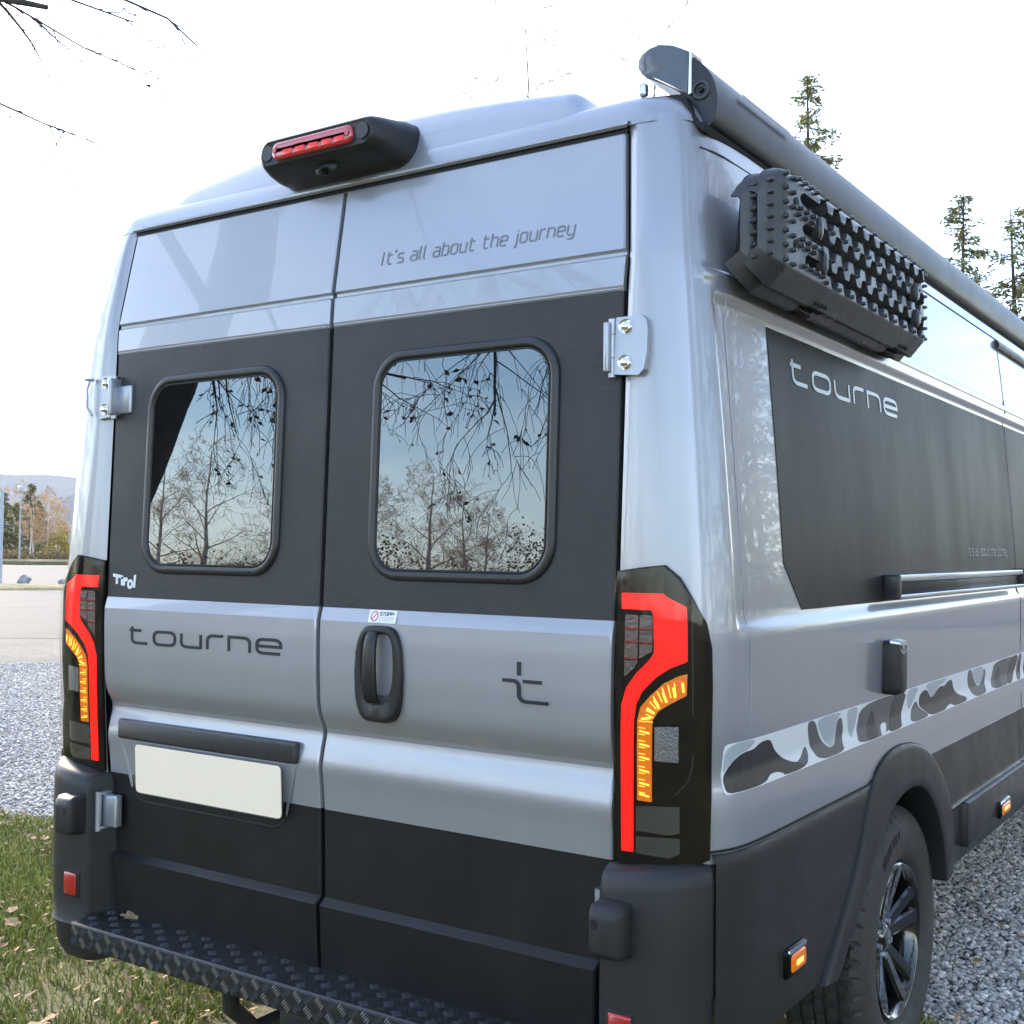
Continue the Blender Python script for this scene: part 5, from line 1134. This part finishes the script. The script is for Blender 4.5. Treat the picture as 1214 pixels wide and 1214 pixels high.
# ---- road furniture
pb = farpt(2,43.3); mb = MB(); mb.tube([(0,0,0),(0,0,3.15)],.055,10); mb.tube([(0,0,3.14),(0,0,3.18)],.065,10); o = mb.build('marker_post','post_white'); o.location = pb; tag(o,'tall pale post standing at the left edge of the picture','post')
lp_ = empty('street_lamp', farpt(24,92)); tag(lp_,'thin street lamp in front of the firs across the road','street lamp')
mb = MB(); mb.tube([(0,0,0),(0,0,2.5),(0,0,5.2)],[.07,.055,.04],8); mb.build('pole','post_grey',lp_); mb = MB(); mb.box(-.28,.28,-.14,.14,5.15,5.55,.05); mb.build('lamp_head','post_white',lp_)
def boulder(name,label,loc,s,seed):
    bm = bmesh.new(); bmesh.ops.create_icosphere(bm,subdivisions=3,radius=1)
    for v in bm.verts:
        k = 1+.28*noise.noise(v.co*1.3+Vector((seed,0,0)))+.12*noise.noise(v.co*3.1+Vector((0,seed,0))); v.co = Vector((v.co.x*s[0]*k,v.co.y*s[1]*k,v.co.z*s[2]*k+s[2]*.6))
    me = bpy.data.meshes.new(name); bm.to_mesh(me); bm.free(); me.materials.append(MAT['boulder']); o = bpy.data.objects.new(name,me); COL.objects.link(o); o.location = loc; tag(o,label,'boulder')
boulder('boulder','rounded pale boulder lying on the road verge at left',farpt(30,45.3),(.24,.22,.20),1)
boulder('boulder','low pale boulder by the verge next to the van corner',farpt(76,46),(.16,.18,.12),4)

# ---- loose gravel stones
def stones(regions, n, smin, smax, seed):
    rng = np.random.default_rng(seed)
    t = (1+5**.5)/2
    base = np.array([(-1,t,0),(1,t,0),(-1,-t,0),(1,-t,0),(0,-1,t),(0,1,t),(0,-1,-t),(0,1,-t),(t,0,-1),(t,0,1),(-t,0,-1),(-t,0,1)],float); base /= np.linalg.norm(base[0])
    fc = np.array([(0,11,5),(0,5,1),(0,1,7),(0,7,10),(0,10,11),(1,5,9),(5,11,4),(11,10,2),(10,7,6),(7,1,8),(3,9,4),(3,4,2),(3,2,6),(3,6,8),(3,8,9),(4,9,5),(2,4,11),(6,2,10),(8,6,7),(9,8,1)])
    P = regions(n, rng); n = len(P)
    s = np.exp(rng.uniform(np.log(smin),np.log(smax),n))
    sc = np.stack([s*rng.uniform(.8,1.3,n),s*rng.uniform(.7,1.1,n),s*rng.uniform(.45,.8,n)],1)
    V = base[None]*(1+rng.uniform(-.22,.22,(n,12,1)))*sc[:,None]
    a = rng.uniform(0,2*pi,n); tl = rng.uniform(-.5,.5,n)
    x,y,z = V[...,0].copy(),V[...,1].copy(),V[...,2].copy()
    x2 = x*np.cos(tl)[:,None]+z*np.sin(tl)[:,None]; z2 = -x*np.sin(tl)[:,None]+z*np.cos(tl)[:,None]
    V[...,0] = x2*np.cos(a)[:,None]-y*np.sin(a)[:,None]; V[...,1] = x2*np.sin(a)[:,None]+y*np.cos(a)[:,None]; V[...,2] = z2
    V += np.concatenate([P,(sc[:,2:3]*rng.uniform(-.1,.75,(n,1))-.010)],1)[:,None]
    F = (fc[None]+12*np.arange(n)[:,None,None]).reshape(-1,3); V = V.reshape(-1,3)
    me = bpy.data.meshes.new('loose_gravel'); me.vertices.add(len(V)); me.vertices.foreach_set('co',V.ravel().astype(np.float32)); me.loops.add(F.size); me.loops.foreach_set('vertex_index',F.ravel().astype(np.int32)); me.polygons.add(len(F)); me.polygons.foreach_set('loop_start',np.arange(0,F.size,3,dtype=np.int32)); me.polygons.foreach_set('loop_total',np.full(len(F),3,np.int32)); me.update(calc_edges=True)
    me.materials.append(MAT['stone']); o = bpy.data.objects.new('loose_gravel',me); COL.objects.link(o); tag(o,'loose pale grey gravel stones covering the lot','gravel',kind='stuff')
def reg_right(n,rng):
    x = rng.uniform(-.3,1.7,n); y = 1.45+5.2*rng.power(1.15,n)**1.6 if False else 1.45+5.0*rng.uniform(0,1,n)**1.35
    k = (y > 1.60+.08*np.sin(x*5)) | (rng.random(n) < .25)
    return np.stack([x[k],y[k]],1)
def reg_left(n,rng):
    d = 1+rng.uniform(0,1,n)**1.3*9.5; s = rng.uniform(-.9,1.4,n)
    x = -2.9-.86*(d-1)+s*.5; y = 1.25+.52*(d-1)+s*.85
    k = y > 1.60+.1*np.sin(x*4)
    return np.stack([x[k],y[k]],1)
stones(reg_right, 52000, .0050, .0135, 3); stones(reg_left, 40000, .0055, .013, 4)

# ---- grass and leaf litter
def grass(n, reg, hmin, hmax, seed):
    rng = np.random.default_rng(seed); P = reg(n,rng); n = len(P)
    hh = rng.uniform(hmin,hmax,n); a = rng.uniform(0,2*pi,n); ln = rng.uniform(.15,1.1,n)*hh; w = rng.uniform(.0016,.0034,n); b = rng.uniform(0,2*pi,n)
    V = np.zeros((n,5,3)); ca,sa = np.cos(b)*w,np.sin(b)*w
    V[:,0,:2] = P-np.stack([ca,sa],1); V[:,1,:2] = P+np.stack([ca,sa],1)
    mid = P+np.stack([np.cos(a)*ln*.35,np.sin(a)*ln*.35],1); V[:,2,:2] = mid+np.stack([ca,sa],1)*.8; V[:,3,:2] = mid-np.stack([ca,sa],1)*.8; V[:,2,2] = V[:,3,2] = hh*.6
    V[:,4,:2] = P+np.stack([np.cos(a)*ln,np.sin(a)*ln],1); V[:,4,2] = hh*.9
    V[:,:2,2] = -.006
    i = 5*np.arange(n)[:,None]; F = np.concatenate([i+np.array([[0,1,2]]),i+np.array([[0,2,3]]),i+np.array([[3,2,4]])],0); V = V.reshape(-1,3)
    me = bpy.data.meshes.new('grass'); me.vertices.add(len(V)); me.vertices.foreach_set('co',V.ravel().astype(np.float32)); me.loops.add(F.size); me.loops.foreach_set('vertex_index',F.ravel().astype(np.int32)); me.polygons.add(len(F)); me.polygons.foreach_set('loop_start',np.arange(0,F.size,3,dtype=np.int32)); me.polygons.foreach_set('loop_total',np.full(len(F),3,np.int32)); me.update(calc_edges=True)
    me.materials.append(MAT['grass']); o = bpy.data.objects.new('grass',me); COL.objects.link(o); tag(o,'short trodden grass on the ground behind the van','grass',kind='stuff')
def reg_g(n,rng):
    x = rng.uniform(-5.0,1.3,n); y = rng.uniform(-1.6,1.75,n)
    k = np.array([noise.noise((a*1.6,b*1.6,3.3))+.35*noise.noise((a*5,b*5,1)) for a,b in zip(x,y)])
    keep = (rng.random(n) < .85+.8*k) & ((y < 1.60+.12*np.sin(x*3.1)+.06*np.sin(x*9)))
    keep &= ~((np.abs(x) < .8) & (y > .3))
    return np.stack([x[keep],y[keep]],1)
grass(230000, reg_g, .012, .042, 8)
def reg_h(n,rng): return np.stack([rng.uniform(-9,6,n),rng.uniform(-7,-1.5,n)],1)
grass(40000, reg_h, .02, .06, 9)
def leaf_mesh(seed):
    rng = random.Random(seed); n = 14; V = [(0,0,.004)]; 
    for k in range(n):
        t = 2*pi*k/n; lob = 1+.32*cos(5*t)*(.7+.3*rng.random()) ; r = .5*lob*(1-.15*abs(sin(t/2)))
        V.append((r*cos(t), r*.8*sin(t), .10*rng.uniform(-.3,1)*abs(sin(t))+.05*rng.random()))
    return V, [(0,1+k,1+(k+1)%n) for k in range(n)]
LM = []
for s_ in range(5):
    V,F = leaf_mesh(s_); me = bpy.data.meshes.new('fallen_leaf'); me.from_pydata(V,[],F); me.materials.append(MAT['leaf_brown']); LM.append(me)
LMo = []
for s_ in range(3):
    V,F = leaf_mesh(s_+20); me = bpy.data.meshes.new('fallen_leaf'); me.from_pydata(V,[],F); me.materials.append(MAT['leaf_orange']); LMo.append(me)
rg = random.Random(14)
def leafobj(me, x, y, z, s, label, group=None):
    o = bpy.data.objects.new('fallen_leaf', me); COL.objects.link(o); o.location = (x,y,z); o.scale = (s,s,s); o.rotation_euler = (rg.uniform(-.35,.35),rg.uniform(-.35,.35),rg.uniform(0,6.28)); tag(o,label,'leaf',group); return o
cnt = 0
while cnt < 230:
    x = rg.uniform(-3.9,-.3); y = rg.uniform(-.7,1.65)
    if noise.noise((x*1.1,y*1.1,8.5)) < rg.uniform(-.45,.35): continue
    leafobj(rg.choice(LM), x, y, rg.uniform(.010,.028), rg.uniform(.035,.085), 'brown fallen leaf on the grass behind the van', 'fallen leaves on the grass'); cnt += 1
for i in range(34):
    x = rg.uniform(.2,1.7); y = rg.uniform(1.7,5.2)
    leafobj(rg.choice(LMo), x, y, .018, rg.uniform(.03,.055), 'small orange fallen leaf on the gravel by the wheel', 'fallen leaves on the gravel')
def litter(n, seed):
    rng = np.random.default_rng(seed); x = rng.uniform(-4.4,1.2,n); y = rng.uniform(-1.5,1.72,n)
    k = np.array([noise.noise((a*1.1,b*1.1,8.5))+.5*noise.noise((a*3.3,b*3.3,2.5)) for a,b in zip(x,y)]) > rng.uniform(-.5,.5,n)
    x,y = x[k],y[k]; n = len(x); s_ = rng.uniform(.006,.024,n); a = rng.uniform(0,2*pi,n); tl = rng.uniform(-.7,.7,n); z = rng.uniform(.004,.030,n)
    q = np.array([(-1,0),(-.25,.5),(.9,.15),(.3,-.55)]); V = np.zeros((n,4,3))
    for i,(u,v) in enumerate(q):
        uu = u*rng.uniform(.7,1.2,n)*s_; vv = v*rng.uniform(.7,1.2,n)*s_
        V[:,i,0] = x+uu*np.cos(a)-vv*np.sin(a); V[:,i,1] = y+uu*np.sin(a)+vv*np.cos(a); V[:,i,2] = z+uu*np.sin(tl)+vv*.5*rng.uniform(-1,1,n)
    i = 4*np.arange(n)[:,None]; F = np.concatenate([i+np.array([[0,1,2]]),i+np.array([[0,2,3]])],0)
    o = mobj('leaf_litter', V.reshape(-1,3), F.tolist(), 'leaf_brown', None, False); tag(o,'small brown leaf scraps strewn through the grass','leaf litter',kind='stuff')
litter(11000, 77)
leafobj(LM[1], -.655,.000,.438,.055,'single dry brown leaf lying on the left end of the rear step')

# ---- the air: thin autumn haze round the whole place
mb = MB(); mb.box(-4500,4500,-4500,4500,-45,250); hz = mb.build('haze','gap',smooth=False); hz.data.materials.clear()
M = bpy.data.materials.new('haze_air'); M.use_nodes = True; t_ = M.node_tree; t_.nodes.clear(); ou = t_.nodes.new('ShaderNodeOutputMaterial'); pv = t_.nodes.new('ShaderNodeVolumePrincipled')
pv.inputs['Color'].default_value = (.80,.86,1,1); pv.inputs['Density'].default_value = .00010; pv.inputs['Anisotropy'].default_value = .2
t_.links.new(pv.outputs[0], ou.inputs['Volume']); hz.data.materials.append(M); tag(hz,'thin bluish autumn haze over the whole place','haze',kind='stuff')
